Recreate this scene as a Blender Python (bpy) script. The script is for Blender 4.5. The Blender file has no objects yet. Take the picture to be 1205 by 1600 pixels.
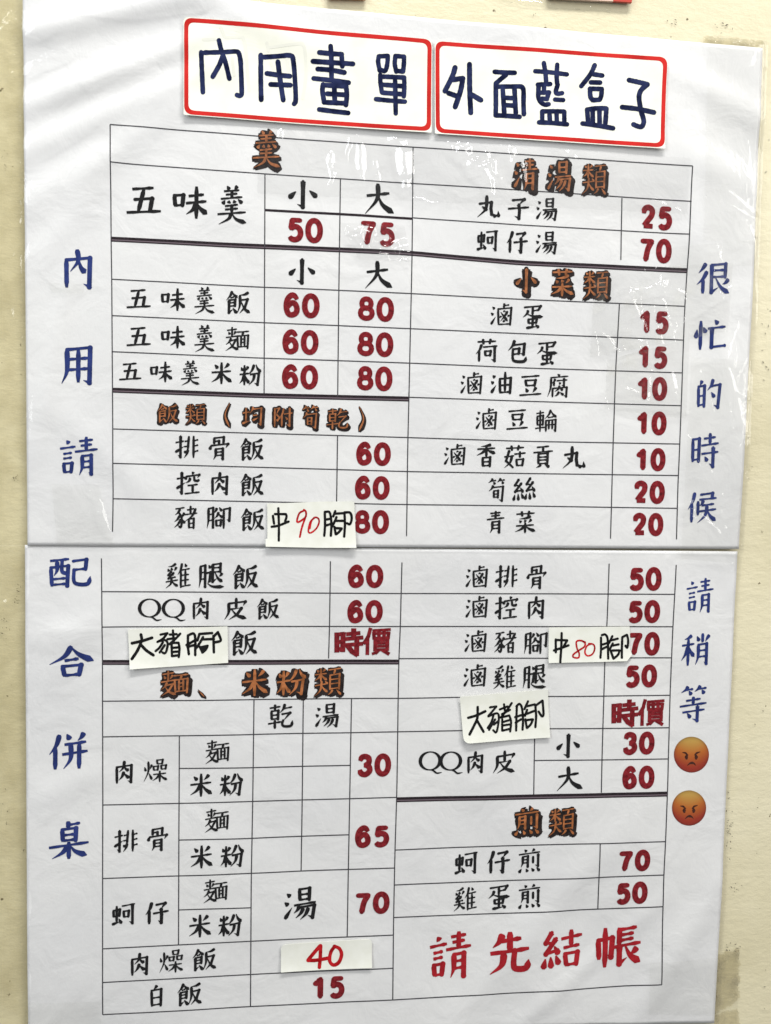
import bpy, math, random
import numpy as np
from mathutils import Matrix, Vector

# ------------------------------------------------------------------ camera, world, lamps
SC = bpy.context.scene
COL = SC.collection
FPX = 1500.0                      # focal length in units of a 1205 x 1600 picture
CX, CY = 602.5, 800.0
HGT = 1.5                         # the menu hangs about eye height
DIST = 0.60
d1 = Vector((10363, 140, 1500)).normalized()      # wall's right, seen from the camera (x right, y down, z ahead)
d2 = Vector((-737, 37953, 1500)).normalized()     # wall's down
d2 = (d2 - d1 * d1.dot(d2)).normalized()
Xc, Zc = d1, -d2
Yc = Zc.cross(Xc)
RW = Matrix((Xc, Yc, Zc))         # camera axes -> world axes
fw = RW @ Vector((0, 0, 1))
CAM = Vector((0, 0, HGT)) - fw * (DIST / fw.y)
cd = bpy.data.cameras.new('camera')
cam = bpy.data.objects.new('camera', cd); COL.objects.link(cam)
cx_, cy_, cz_ = RW @ Vector((1, 0, 0)), RW @ Vector((0, -1, 0)), RW @ Vector((0, 0, -1))
cam.matrix_world = Matrix.Translation(CAM) @ Matrix(((cx_.x, cy_.x, cz_.x), (cx_.y, cy_.y, cz_.y), (cx_.z, cy_.z, cz_.z))).to_4x4()
cd.sensor_fit = 'VERTICAL'; cd.sensor_height = 24; cd.lens = 24 * FPX / 1600
cd.clip_start = 0.01; cd.clip_end = 50
SC.camera = cam

w = bpy.data.worlds.new('World'); SC.world = w; w.use_nodes = True
w.node_tree.nodes['Background'].inputs[0].default_value = (0.97, 0.98, 1.0, 1)
w.node_tree.nodes['Background'].inputs[1].default_value = 0.24

def lamp(name, loc, target, sx, sy, power, col):
    l = bpy.data.lights.new(name, 'AREA'); l.shape = 'RECTANGLE'; l.size = sx; l.size_y = sy
    l.energy = power; l.color = col
    o = bpy.data.objects.new(name, l); COL.objects.link(o)
    o.location = loc
    o.rotation_euler = (Vector(target) - Vector(loc)).to_track_quat('-Z', 'Y').to_euler()
    return o
lamp('ceiling_lamp', (0.15, -0.95, 3.5), (0, 0, 1.5), 1.3, 0.22, 56, (1.0, 0.99, 0.965))
lamp('added_glint_light', (-1.5, -1.35, 2.35), (0, 0, 1.5), 0.60, 1.5, 21, (0.95, 0.98, 1.0))  # added unseen side lights, so upright folds in the plastic catch a glint
lamp('added_glint_light', (1.6, -1.25, 2.35), (0, 0, 1.5), 0.60, 1.5, 20, (1.0, 0.98, 0.94))  # its counterpart on the right, likewise added for the glints
SC.view_settings.view_transform = 'Standard'
SC.view_settings.look = 'None'
SC.view_settings.exposure = -0.03
SC.view_settings.gamma = 1

# ------------------------------------------------------------------ places on the wall
RM = np.array([[RW[i][j] for j in range(3)] for i in range(3)])
CA = np.array(CAM)
def plane(p):
    """points of the picture frame -> (x, z) on the wall plane, z from the menu's middle height"""
    p = np.atleast_2d(np.asarray(p, float))
    d = np.stack([(p[:, 0] - CX) / FPX, (p[:, 1] - CY) / FPX, np.ones(len(p))], 1) @ RM.T
    t = -CA[1] / d[:, 1]
    q = CA[None, :] + d * t[:, None]
    return np.stack([q[:, 0], q[:, 2] - HGT], 1)
def unit(c):
    """metres of wall per picture unit around c"""
    a = plane([c, (c[0] + 4, c[1]), (c[0], c[1] + 4)])
    return math.sqrt(np.linalg.norm(a[1] - a[0]) * np.linalg.norm(a[2] - a[0])) / 4

def vnoise(x, y, seed):
    xi, yi = np.floor(x), np.floor(y)
    fx, fy = x - xi, y - yi
    fx, fy = fx * fx * fx * (fx * (fx * 6 - 15) + 10), fy * fy * fy * (fy * (fy * 6 - 15) + 10)
    def h(a, b):
        s = np.sin(a * 127.1 + b * 311.7 + seed * 74.7) * 43758.5453
        return s - np.floor(s)
    return ((h(xi, yi) * (1 - fx) + h(xi + 1, yi) * fx) * (1 - fy) + (h(xi, yi + 1) * (1 - fx) + h(xi + 1, yi + 1) * fx) * fy) - 0.5

def seg_d(P, a, b):
    a, b = np.array(a), np.array(b)
    v = b - a; L = np.hypot(*v); u = v / L
    r = P - a
    s = r @ u; t = r @ np.array([-u[1], u[0]])
    return s / L, t
# soft swellings of the paper: picture line, half width (picture units), height (m)
SWELL = [((20, 60), (330, -10), 22, .0012), ((30, 175), (300, 70), 20, .0011), ((20, 250), (330, 110), 22, .0008),
         ((40, 330), (260, 180), 26, .0008), ((60, 420), (160, 270), 26, .0006), ((60, 700), (110, 420), 18, .0005), ((300, 0), (520, 90), 24, .0006),
         ((1040, 110), (1190, 190), 22, .0007), ((1060, 230), (1180, 300), 26, .0005), ((1090, 380), (1150, 700), 24, .0005),
         ((700, 1600), (980, 1280), 26, .0004), ((760, 1640), (1010, 1420), 14, .0003), ((980, 1600), (1120, 1380), 24, .0006),
         ((90, 1060), (150, 920), 30, .0004), ((60, 1250), (150, 1200), 26, .0004), ((50, 1000), (170, 980), 22, .0004), ((90, 640), (240, 780), 26, .0004)]
SW = []
for a, b, wd, hh in SWELL:
    m = ((a[0] + b[0]) / 2, (a[1] + b[1]) / 2)
    q = plane([a, b]); SW.append((q[0], q[1], wd * unit(m), hh))
def relief(P):
    x, y = P[:, 0], P[:, 1]
    h = 0.0022 * vnoise(x / .14 + 5, y / .12 + 2, 1) + 0.0014 * vnoise((x + y * .7) / .05, (y - x * .5) / .09, 2) + 0.00030 * vnoise(x / .022, y / .02, 3)
    for a, b, wd, hh in SW:
        s, t = seg_d(P, a, b)
        e = np.clip(1 - (2 * np.clip(s, -.3, 1.3) - 1) ** 2 / 2.2, 0, 1)
        h = h + 2.2 * hh * e * np.exp(-(t / wd) ** 2)
    return h + 0.0030

# ------------------------------------------------------------------ materials
def mat(name, col, rough=0.5, spec=0.5, coat=0.0):
    m = bpy.data.materials.new(name); m.use_nodes = True
    b = m.node_tree.nodes['Principled BSDF']
    b.inputs['Base Color'].default_value = (*col, 1); b.inputs['Roughness'].default_value = rough
    b.inputs['Specular IOR Level'].default_value = spec; b.inputs['Coat Weight'].default_value = coat
    return m
def N(m, t, **kw):
    n = m.node_tree.nodes.new(t)
    for k, v in kw.items():
        if k.startswith('i_'):
            kk = k[2:]; kk = int(kk) if kk.isdigit() else kk.replace('_', ' ')
            n.inputs[kk].default_value = v
        else: setattr(n, k, v)
    return n
def L(m, a, ao, b, bi): m.node_tree.links.new(a.outputs[ao], b.inputs[bi])
def ramp(m, src, so, stops):
    r = N(m, 'ShaderNodeValToRGB'); L(m, src, so, r, 0)
    e = r.color_ramp.elements
    while len(e) < len(stops): e.new(0.5)
    for q, (p, c) in zip(e, stops): q.position = p; q.color = (*c, 1) if len(c) == 3 else c
    return r
def ink(name, col, amt=0.25, sc=900, rough=0.5):
    """ink with a slightly uneven print"""
    m = mat(name, col, rough, .12); b = m.node_tree.nodes['Principled BSDF']
    g = N(m, 'ShaderNodeNewGeometry'); n = N(m, 'ShaderNodeTexNoise', i_Scale=sc, i_Detail=2.0); L(m, g, 'Position', n, 'Vector')
    c2 = tuple(min(1, v * (1 + amt) + amt * .03) for v in col)
    r = ramp(m, n, 'Fac', [(.35, tuple(v * (1 - amt) for v in col)), (.65, c2)])
    L(m, r, 'Color', b, 'Base Color'); return m
BLACK = ink('black_ink', (.004, .004, .0045))
GREYL = ink('line_ink', (.05, .048, .055), .3)
PURPL = ink('thick_line_ink', (.016, .008, .012), .3)
RED = ink('price_red_ink', (.19, .003, .008), .3, 500)
BRED = ink('bright_red_ink', (.36, .006, .013), .15, 200)
BLUE = ink('blue_ink', (.014, .030, .155), .2, 200)
ORANGE = ink('orange_ink', (.34, .118, .040), .35, 260)
BROWN = ink('heading_outline_ink', (.012, .006, .005), .4, 300)
MARK = ink('navy_marker', (.006, .012, .055), .45, 160, .35)
PEN = ink('black_marker', (.006, .006, .006), .2, 200, .35)
REDPEN = ink('red_marker', (.42, .006, .01), .35, 160, .35)
GHOST = mat('show_through', (.755, .755, .67), .6)
BORDER = ink('sticker_red_border', (.52, .016, .012), .12, 60)

PAPER = mat('paper', (.77, .76, .765), .42, .35)
b = PAPER.node_tree.nodes['Principled BSDF']; g = N(PAPER, 'ShaderNodeNewGeometry')
n1 = N(PAPER, 'ShaderNodeTexNoise', i_Scale=9.0, i_Detail=4.0); L(PAPER, g, 'Position', n1, 'Vector')
r1 = ramp(PAPER, n1, 'Fac', [(.3, (.735, .735, .735)), (.7, (.785, .783, .77))]); L(PAPER, r1, 'Color', b, 'Base Color')
n2 = N(PAPER, 'ShaderNodeTexNoise', i_Scale=260.0, i_Detail=5.0, i_Roughness=.7); L(PAPER, g, 'Position', n2, 'Vector')
n5 = N(PAPER, 'ShaderNodeTexNoise', i_Scale=38.0, i_Detail=4.0, i_Distortion=1.0); L(PAPER, g, 'Position', n5, 'Vector')
m5 = N(PAPER, 'ShaderNodeMath', operation='MULTIPLY_ADD', i_1=6.0); L(PAPER, n5, 'Fac', m5, 0); L(PAPER, n2, 'Fac', m5, 2)
bm = N(PAPER, 'ShaderNodeBump', i_Strength=.35, i_Distance=.0004); L(PAPER, m5, 0, bm, 'Height'); L(PAPER, bm, 'Normal', b, 'Normal')

CARD = mat('cream_label_paper', (.84, .84, .74), .5, .3)
b = CARD.node_tree.nodes['Principled BSDF']; g = N(CARD, 'ShaderNodeNewGeometry')
n1 = N(CARD, 'ShaderNodeTexNoise', i_Scale=70.0, i_Detail=4.0); L(CARD, g, 'Position', n1, 'Vector')
r1 = ramp(CARD, n1, 'Fac', [(.3, (.80, .80, .69)), (.7, (.86, .86, .78))]); L(CARD, r1, 'Color', b, 'Base Color')
CARD2 = mat('pale_label_paper', (.72, .73, .63), .5, .3)
b = CARD2.node_tree.nodes['Principled BSDF']; g = N(CARD2, 'ShaderNodeNewGeometry')
n1 = N(CARD2, 'ShaderNodeTexNoise', i_Scale=150.0, i_Detail=4.0); L(CARD2, g, 'Position', n1, 'Vector')
r1 = ramp(CARD2, n1, 'Fac', [(.3, (.76, .765, .68)), (.7, (.82, .825, .76))]); L(CARD2, r1, 'Color', b, 'Base Color')

def clear(name, tint, haze, hazecol, bump, scale, rough=.09, dirt=None, refl=1.0):
    """clear plastic: see-through, with surface reflection, a little haze and fine creases"""
    m = bpy.data.materials.new(name); m.use_nodes = True; nt = m.node_tree; nt.nodes.clear()
    out = N(m, 'ShaderNodeOutputMaterial')
    tr = N(m, 'ShaderNodeBsdfTransparent'); tr.inputs[0].default_value = (*tint, 1)
    df = N(m, 'ShaderNodeBsdfDiffuse'); df.inputs[0].default_value = (*hazecol, 1)
    gl = N(m, 'ShaderNodeBsdfGlossy', i_Roughness=rough)
    g = N(m, 'ShaderNodeNewGeometry')
    n = N(m, 'ShaderNodeTexNoise', i_Scale=scale, i_Detail=3.0, i_Distortion=1.2); L(m, g, 'Position', n, 'Vector')
    # ridged: |n - .5| gives thin creases
    a = N(m, 'ShaderNodeMath', operation='SUBTRACT', i_1=.5); L(m, n, 'Fac', a, 0)
    ab = N(m, 'ShaderNodeMath', operation='ABSOLUTE'); L(m, a, 0, ab, 0)
    n3 = N(m, 'ShaderNodeTexNoise', i_Scale=scale * 6, i_Detail=4.0); L(m, g, 'Position', n3, 'Vector')
    mx = N(m, 'ShaderNodeMath', operation='MULTIPLY_ADD', i_1=.12); L(m, n3, 'Fac', mx, 0); L(m, ab, 0, mx, 2)
    bp = N(m, 'ShaderNodeBump', i_Strength=1.0, i_Distance=bump); L(m, mx, 0, bp, 'Height')
    L(m, bp, 'Normal', gl, 'Normal')
    lw = N(m, 'ShaderNodeLayerWeight', i_Blend=.5); L(m, bp, 'Normal', lw, 'Normal')
    pw = N(m, 'ShaderNodeMath', operation='POWER', i_1=5.0); L(m, lw, 'Facing', pw, 0)     # reflectance rises at grazing view
    fm = N(m, 'ShaderNodeMath', operation='MULTIPLY_ADD', i_1=.9, i_2=.04 * refl); L(m, pw, 0, fm, 0)
    m1 = N(m, 'ShaderNodeMixShader', i_0=haze); L(m, tr, 0, m1, 1); L(m, df, 0, m1, 2)
    if dirt:
        n2 = N(m, 'ShaderNodeTexNoise', i_Scale=dirt[0], i_Detail=6.0, i_Roughness=.7); L(m, g, 'Position', n2, 'Vector')
        mr = N(m, 'ShaderNodeMapRange'); mr.inputs[1].default_value = dirt[1]; mr.inputs[2].default_value = dirt[2]
        mr.inputs[3].default_value = haze; mr.inputs[4].default_value = dirt[3]
        L(m, n2, 'Fac', mr, 0); L(m, mr, 0, m1, 0)
    m2 = N(m, 'ShaderNodeMixShader'); L(m, fm, 0, m2, 0); L(m, m1, 0, m2, 1); L(m, gl, 0, m2, 2)
    L(m, m2, 0, out, 'Surface'); return m
FILM = clear('laminate_film', (.992, .992, .992), .003, (.8, .8, .82), .0006, 40, .08, refl=.75)
TAPE = clear('clear_tape', (.996, .996, .990), .004, (.78, .78, .72), .0005, 50, .07, refl=1.0)
CREASE = clear('creased_clear_tape', (.998, .998, .997), .0, (.78, .78, .74), .00035, 40, .08, refl=1.9)
CRUMP = clear('crumpled_clear_tape', (.996, .996, .992), .0, (.74, .72, .60), .0006, 40, .07, dirt=(55, .52, .80, .22), refl=1.5)
OLDTAPE = clear('aged_clear_tape', (.975, .965, .91), .05, (.50, .44, .25), .0011, 45, .10, dirt=(30, .42, .75, .5), refl=1.3)
DIRTY = clear('dirty_tape', (.93, .91, .85), .03, (.38, .34, .24), .0011, 90, .14, dirt=(85, .46, .72, .5), refl=1.3)

WALL = mat('cream_wall_paint', (.70, .64, .40), .38, .45)
b = WALL.node_tree.nodes['Principled BSDF']; g = N(WALL, 'ShaderNodeNewGeometry')
mp = N(WALL, 'ShaderNodeMapping'); mp.inputs['Scale'].default_value = (1, 1, 1.9); L(WALL, g, 'Position', mp, 'Vector')
n1 = N(WALL, 'ShaderNodeTexNoise', i_Scale=6.0, i_Detail=6.0, i_Roughness=.6); L(WALL, g, 'Position', n1, 'Vector')
r1 = ramp(WALL, n1, 'Fac', [(.28, (.64, .58, .385)), (.5, (.73, .67, .47)), (.72, (.78, .725, .53))])
n2 = N(WALL, 'ShaderNodeTexNoise', i_Scale=170.0, i_Detail=3.0); L(WALL, g, 'Position', n2, 'Vector')
r2 = ramp(WALL, n2, 'Fac', [(.26, (.16, .13, .08)), (.30, (1, 1, 1))])
mu = N(WALL, 'ShaderNodeMix', data_type='RGBA', blend_type='MULTIPLY'); mu.inputs['Factor'].default_value = 1
L(WALL, r1, 'Color', mu, 6); L(WALL, r2, 'Color', mu, 7); L(WALL, mu, 2, b, 'Base Color')
n3 = N(WALL, 'ShaderNodeTexNoise', i_Scale=95.0, i_Detail=7.0, i_Roughness=.68); L(WALL, mp, 'Vector', n3, 'Vector')
n4 = N(WALL, 'ShaderNodeTexNoise', i_Scale=14.0, i_Detail=3.0); L(WALL, g, 'Position', n4, 'Vector')
ad = N(WALL, 'ShaderNodeMath', operation='MULTIPLY_ADD', i_1=2.5); L(WALL, n4, 'Fac', ad, 0); L(WALL, n3, 'Fac', ad, 2)
bm = N(WALL, 'ShaderNodeBump', i_Strength=.5, i_Distance=.0011); L(WALL, ad, 0, bm, 'Height'); L(WALL, bm, 'Normal', b, 'Normal')

# ------------------------------------------------------------------ objects
class Thing:
    pass
def empty(name, c, label, cat, group=None):
    o = bpy.data.objects.new(name, None); COL.objects.link(o)
    q = plane([c])[0]; o.location = (q[0], 0, HGT + q[1]); o.empty_display_size = .02
    o['label'] = label; o['category'] = cat
    if group: o['group'] = group
    return o
def link(name, V, F, m, parent=None, smooth=False, label=None):
    """V: (n,3) points with x, depth toward the viewer, z on the wall"""
    V = np.asarray(V, float)
    if parent is None: org = V.mean(0)
    else:
        l = parent; ox = np.zeros(3)
        while l is not None: ox += np.array(l.location); l = l.parent
        org = np.array([ox[0], -ox[1], ox[2] - HGT])
    W = V - org
    W[:, 1] *= -1
    me = bpy.data.meshes.new(name); me.from_pydata(W.tolist(), [], F); me.materials.append(m); me.update()
    if smooth: me.polygons.foreach_set('use_smooth', [True] * len(me.polygons))
    o = bpy.data.objects.new(name, me); COL.objects.link(o)
    if parent is None: o.location = (org[0], -org[1], HGT + org[2])
    else: o.parent = parent
    if label: o['label'] = label
    return o
def tag(o, label, cat, group=None, kind=None):
    if label: o['label'] = label
    if cat: o['category'] = cat
    if group: o['group'] = group
    if kind: o['kind'] = kind
    return o
def resample(poly, step):
    out = []
    for i in range(len(poly)):
        a, b = np.array(poly[i], float), np.array(poly[(i + 1) % len(poly)], float)
        n = max(1, int(np.hypot(*(b - a)) / step))
        for k in range(n): out.append(a + (b - a) * k / n)
    return np.array(out)
def quadgrid(c4, nx, ny, bow=None):
    """grid over a quad tl, tr, br, bl in picture units"""
    u, v = np.meshgrid(np.linspace(0, 1, nx + 1), np.linspace(0, 1, ny + 1))
    u, v = u.ravel(), v.ravel()
    c = [np.array(q, float) for q in c4]
    P = (np.outer((1 - u) * (1 - v), c[0]) + np.outer(u * (1 - v), c[1]) + np.outer(u * v, c[2]) + np.outer((1 - u) * v, c[3]))
    if bow is not None: P = P + bow(u, v)
    F = [(j * (nx + 1) + i, j * (nx + 1) + i + 1, (j + 1) * (nx + 1) + i + 1, (j + 1) * (nx + 1) + i) for j in range(ny) for i in range(nx)]
    return P, F, u, v
def flipf(F): return [tuple(reversed(f)) for f in F]
# ------------------------------------------------------------------ brush lettering
# each character: strokes in a 100 x 100 box (h across, v down, p left fall, n right fall, d dot, t rising, b bend, k hook, q bend + taper, c curved hook), @name x0 y0 x1 y1 places a component
G = {
'氵': 'd30,8,68,20 d8,38,48,50 t12,97,85,58',
'口': 'v10,12,20,92 b10,14,88,10,80,84 h20,84,82,80',
'日': 'v14,6,18,98 b14,8,84,4,82,96 h20,50,78,48 h20,90,80,87',
'月': 'p20,4,20,60,2,98 k20,7,82,3,82,94,64,86 h22,34,78,32 h21,62,78,60',
'木': 'h6,30,92,26 v50,0,50,100 p48,32,30,62,2,84 n52,32,70,62,100,86',
'禾': 'p74,2,52,10,22,15 h4,34,94,30 v50,10,50,100 p48,36,30,62,2,82 n52,36,68,54,96,72',
'米': 'd18,10,34,28 p84,6,74,18,62,28 h4,46,94,41 v50,0,50,100 p48,46,32,72,4,90 n52,46,70,70,98,92',
'亻': 'p80,0,56,30,4,56 v48,34,48,100',
'彳': 'p70,0,46,16,14,32 p80,26,50,50,2,70 v50,50,50,100',
'忄': 'd16,30,4,60 d72,22,96,42 v48,0,48,100',
'扌': 'h4,28,94,22 k58,0,58,94,30,84 t2,72,96,46',
'火': 'd10,26,22,48 p90,16,80,28,66,40 p50,0,50,50,2,98 d58,58,92,90',
'灬': 'd12,15,0,90 d34,20,42,84 d60,15,72,82 d84,10,100,84',
'艹': 'h2,52,98,44 v30,2,34,98 v70,0,64,94',
'竹': 'p28,0,20,30,2,58 h20,34,48,28 d32,44,42,84 p76,0,68,28,54,54 h70,30,100,25 d82,40,92,80',
'糸': 'b48,0,14,26,54,30 b74,18,16,56,84,50 d64,38,92,62 d14,70,2,98 d44,66,48,98 d74,64,94,90',
'言': 'd42,0,58,10 h2,24,98,19 h22,40,76,37 h22,54,76,51 @口,18,64,84,100',
'飠': 'p52,0,34,20,0,40 n52,6,70,18,98,30 h36,30,66,26 k24,42,24,94,58,80 b24,40,78,37,76,66 h26,52,74,50 h26,66,74,64 d58,74,92,98',
'反': 'p88,2,56,12,18,14 p20,14,20,60,0,98 q24,38,80,33,60,70,18,98 n30,44,58,78,100,96',
'飯': '@飠,0,2,48,98 @反,46,6,100,98',
'麥': 'h12,14,86,9 v50,0,50,44 d24,20,34,32 p78,18,70,26,62,34 h4,44,96,38 p44,46,30,62,4,74 q36,58,80,53,52,82,2,100 n30,62,58,84,100,96',
'面': 'h2,8,98,4 p54,8,46,24,40,26 v8,28,14,98 b8,30,92,26,88,98 v37,30,37,86 v64,28,64,86 h38,48,63,46 h38,66,63,64 h14,90,88,87',
'麵': '@麥,0,0,56,100 @面,46,16,100,92',
'昜': '@日,16,0,80,40 h2,52,98,47 p26,54,18,66,2,76 k24,60,92,56,84,94,62,86 p44,62,32,78,10,92 p66,62,54,82,30,98',
'湯': '@氵,0,6,30,94 @昜,30,0,100,100',
'青': 'h20,11,78,8 h26,23,74,20 v50,0,50,38 h2,38,98,33 @月,20,46,82,100',
'清': '@氵,0,8,30,94 @青,30,0,100,100',
'請': '@言,0,8,42,95 @青,38,0,100,100',
'頁': 'h2,6,98,2 p54,6,46,18,42,22 v16,24,16,80 b16,26,86,22,84,78 h18,42,82,40 h18,58,82,56 h18,76,82,74 p36,80,24,90,2,98 d64,80,98,100',
'類': '@米,0,0,48,48 h2,62,48,57 p28,46,22,80,0,100 n26,62,36,76,50,88 d40,48,50,58 @頁,50,2,100,100',
'小': 'k50,0,50,96,32,86 d28,38,6,64 d70,34,94,60',
'大': 'h6,40,84,31 p44,0,42,50,2,98 n46,40,62,70,100,96',
'五': 'h16,10,78,5 v50,10,34,92 b24,48,74,44,68,90 h0,96,100,91',
'未': 'h14,30,84,25 h2,52,96,46 v50,0,50,100 p48,54,34,72,4,86 n52,52,70,70,100,86',
'味': '@口,0,22,34,66 @未,36,0,100,100',
'羹': 'd34,0,42,10 p68,0,62,6,58,10 h24,14,74,11 h30,23,68,20 v50,12,50,32 h14,34,84,29 d28,38,20,48 d42,38,40,46 d56,37,60,45 d70,35,84,46 h28,53,70,49 v50,48,50,70 h28,62,70,59 h4,74,96,69 p48,72,40,86,8,100 n52,74,66,88,98,97',
'丸': 'p42,0,38,60,0,98 k10,38,64,31,62,60,66,84,80,92,98,90,96,70 d20,50,46,68',
'子': 'q22,12,76,7,50,34 k50,32,54,60,52,97,32,86 h0,52,98,45',
'虫': 'v18,22,22,60 b18,24,80,19,76,54 h22,56,76,52 v50,0,50,90 t4,96,84,84 d70,68,98,96',
'可': 'h2,12,98,6 k80,10,80,96,56,86 @口,10,32,60,70',
'蚵': '@虫,0,12,44,96 @可,42,4,100,98',
'仔': '@亻,0,2,34,98 @子,32,4,100,98',
'菜': '@艹,6,0,94,26 p76,25,52,33,22,35 d22,42,32,52 d46,40,52,50 p78,38,72,46,64,53 @木,2,52,98,100',
'滷': '@氵,0,8,28,94 v62,0,60,20 h62,10,84,7 v34,24,38,94 b34,25,94,20,90,94 h38,92,90,90 p78,34,64,56,46,78 d46,38,78,78 d61,30,63,38 d44,54,48,62 d78,50,84,58 d59,72,63,82',
'蛋': 'b14,8,86,3,76,20 v50,6,50,42 h50,24,76,20 p30,20,24,36,6,52 n26,38,56,48,98,50 @虫,20,48,82,100',
'荷': '@艹,6,0,94,26 @亻,0,24,34,100 @可,32,28,100,100',
'包': 'p34,0,24,24,2,46 k28,22,84,17,80,62,62,58 b26,40,58,37,56,60 h28,62,58,59 c26,42,26,80,40,93,84,93,94,72',
'由': 'v12,30,16,98 b12,32,90,28,86,98 h16,62,84,59 h16,94,86,92 v50,0,50,92',
'油': '@氵,0,8,30,94 @由,34,0,98,96',
'豆': 'h8,8,90,3 @口,20,20,80,56 d28,62,38,82 p76,58,68,72,60,84 h0,96,100,91',
'腐': 'd46,0,58,9 h12,15,98,10 p16,15,14,60,0,98 p36,20,30,32,20,40 v30,34,30,52 h42,29,94,26 k78,20,78,52,66,48 d54,36,62,44 v24,60,24,100 k24,62,92,58,90,98,76,92 p58,50,50,66,34,76 d58,60,74,72 p56,76,46,90,34,96 d60,80,78,92',
'車': 'h10,14,88,10 v20,26,22,70 b20,28,80,24,78,68 h22,47,78,45 h22,68,78,66 h0,84,100,79 v50,0,50,100',
'侖': 'p50,0,34,22,0,42 n50,4,70,22,100,36 h26,36,74,33 v10,48,12,100 k10,50,92,46,90,97,74,92 h12,70,88,68 v36,48,36,90 v64,48,64,90',
'輪': '@車,0,2,46,98 @侖,44,0,100,98',
'香': '@禾,4,0,96,58 @日,26,56,76,100',
'女': 'b50,0,20,60,88,98 p80,28,60,70,4,100 h0,36,100,31',
'古': 'h0,18,100,12 v50,0,50,42 @口,12,46,88,100',
'菇': '@艹,6,0,94,26 @女,0,24,46,100 @古,46,28,100,98',
'貝': 'v16,4,16,74 b16,6,84,2,82,72 h18,28,80,26 h18,48,80,46 h18,72,80,70 p34,76,24,88,0,98 d64,76,98,98',
'貢': 'h20,8,78,4 v50,8,50,28 h4,31,96,26 @貝,18,34,82,100',
'勹': 'p28,0,20,18,0,36 k24,14,94,9,88,98,66,90',
'筍': '@竹,4,0,96,32 @勹,10,30,92,100 @日,32,52,66,86',
'絲': '@糸,0,4,48,98 @糸,52,0,100,96',
'均': 'h2,34,38,29 v20,6,20,78 t0,88,40,74 @勹,38,2,100,98 h54,48,76,45 t52,74,80,60',
'附': 'v12,4,12,98 q10,6,34,3,20,34 k22,36,36,52,26,66,18,60 @亻,34,4,62,98 h58,34,100,29 k86,4,86,96,70,86 d66,50,76,64',
'乾': 'h6,14,50,10 v28,0,28,24 @日,8,24,48,64 h0,78,56,73 v28,64,28,100 p68,0,62,20,48,36 h60,20,98,15 q58,42,90,38,62,70 c62,68,58,84,68,93,94,92,100,70',
'非': 'v34,0,26,64 p28,60,20,80,2,98 v66,0,66,100 h4,24,32,21 h2,48,30,45 t0,74,32,66 h68,22,98,18 h68,46,98,42 h68,72,100,67',
'排': '@扌,0,2,40,98 @非,38,2,100,98',
'骨': 'v26,4,26,32 b26,6,74,2,72,32 b28,20,50,18,50,32 d12,34,4,56 q12,38,96,32,84,50 @月,22,50,80,100',
'控': '@扌,0,2,40,98 d66,0,74,10 d44,16,38,34 q44,20,98,14,90,28 p60,26,54,40,40,48 c76,24,78,38,92,40,96,32 h48,60,92,56 v70,58,70,90 h36,95,100,90',
'肉': 'v12,24,14,100 k12,27,88,22,86,97,68,90 p52,0,46,30,24,50 n50,24,60,38,76,46 p50,48,40,70,24,86 n50,56,62,68,78,80',
'豕': 'h10,8,92,3 p54,8,36,24,8,36 c36,22,66,48,62,92,34,84 p52,38,30,56,2,68 p60,56,36,78,2,94 p90,26,78,40,66,50 n64,46,78,64,100,76',
'者': 'h18,18,76,13 v46,0,46,36 h0,38,98,33 p88,12,56,46,2,68 @日,26,54,80,100',
'豬': '@豕,0,4,48,98 @者,44,0,100,100',
'腳': '@月,0,4,32,98 p42,8,38,20,30,30 d52,6,64,24 p50,26,44,42,32,54 n50,34,58,44,68,50 @口,36,58,64,92 v72,14,72,100 k72,16,98,11,96,66,84,60',
'奚': 'p82,0,54,10,20,12 d18,20,28,32 d46,16,50,28 p86,14,76,24,68,30 b46,32,22,46,58,46 b64,38,24,60,74,56 h2,74,98,68 p48,58,42,82,2,100 n52,72,70,84,100,94',
'隹': 'p32,0,22,26,0,46 v24,28,24,100 d54,2,66,16 h24,28,92,23 h26,49,86,46 h26,70,86,67 h24,94,100,89 v58,26,58,92',
'雞': '@奚,0,0,50,98 @隹,48,0,100,100',
'艮': 'b10,4,80,0,78,44 h12,22,76,20 h12,44,76,42 k10,4,10,94,46,78 p96,50,82,62,66,68 n30,46,58,78,100,98',
'腿': '@月,0,4,30,98 d38,6,46,20 k32,38,46,35,42,70,34,80 n34,80,56,94,100,96 @艮,50,2,94,78',
'皮': 'p18,22,18,66,0,98 k20,25,94,19,84,38 v52,0,52,50 q24,52,78,47 q78,47,56,78,18,100 n32,54,58,82,100,98',
'燥': '@火,0,6,38,96 @口,52,0,84,24 @口,38,27,64,50 @口,70,25,98,48 @木,36,50,100,100',
'白': 'p54,0,46,10,36,18 @日,14,16,88,100',
'先': 'p32,4,24,22,8,36 h26,22,78,17 v50,0,50,48 h2,50,98,44 p36,50,30,80,2,100 c62,46,60,78,66,92,92,93,98,72',
'結': '@糸,0,2,44,98 h46,22,100,16 v72,0,72,44 h52,46,94,42 @口,52,56,94,98',
'長': 'v22,2,22,50 h22,8,84,4 h24,22,74,19 h24,36,74,33 h0,52,100,46 k24,52,24,96,52,82 p88,58,76,68,62,74 n44,50,64,78,100,97',
'帳': 'v2,28,4,78 k2,30,34,26,32,74,24,68 v18,0,18,100 @長,36,0,100,98',
'煎': 'd28,0,38,10 p72,0,66,6,60,11 h4,20,96,15 @月,14,27,50,76 v66,30,66,62 k88,24,88,74,74,68 @灬,6,78,96,100',
'很': '@彳,0,2,38,98 @艮,38,4,100,100',
'忙': '@忄,0,4,36,98 d62,2,74,16 h40,30,100,24 b54,30,54,90,98,86',
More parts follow.
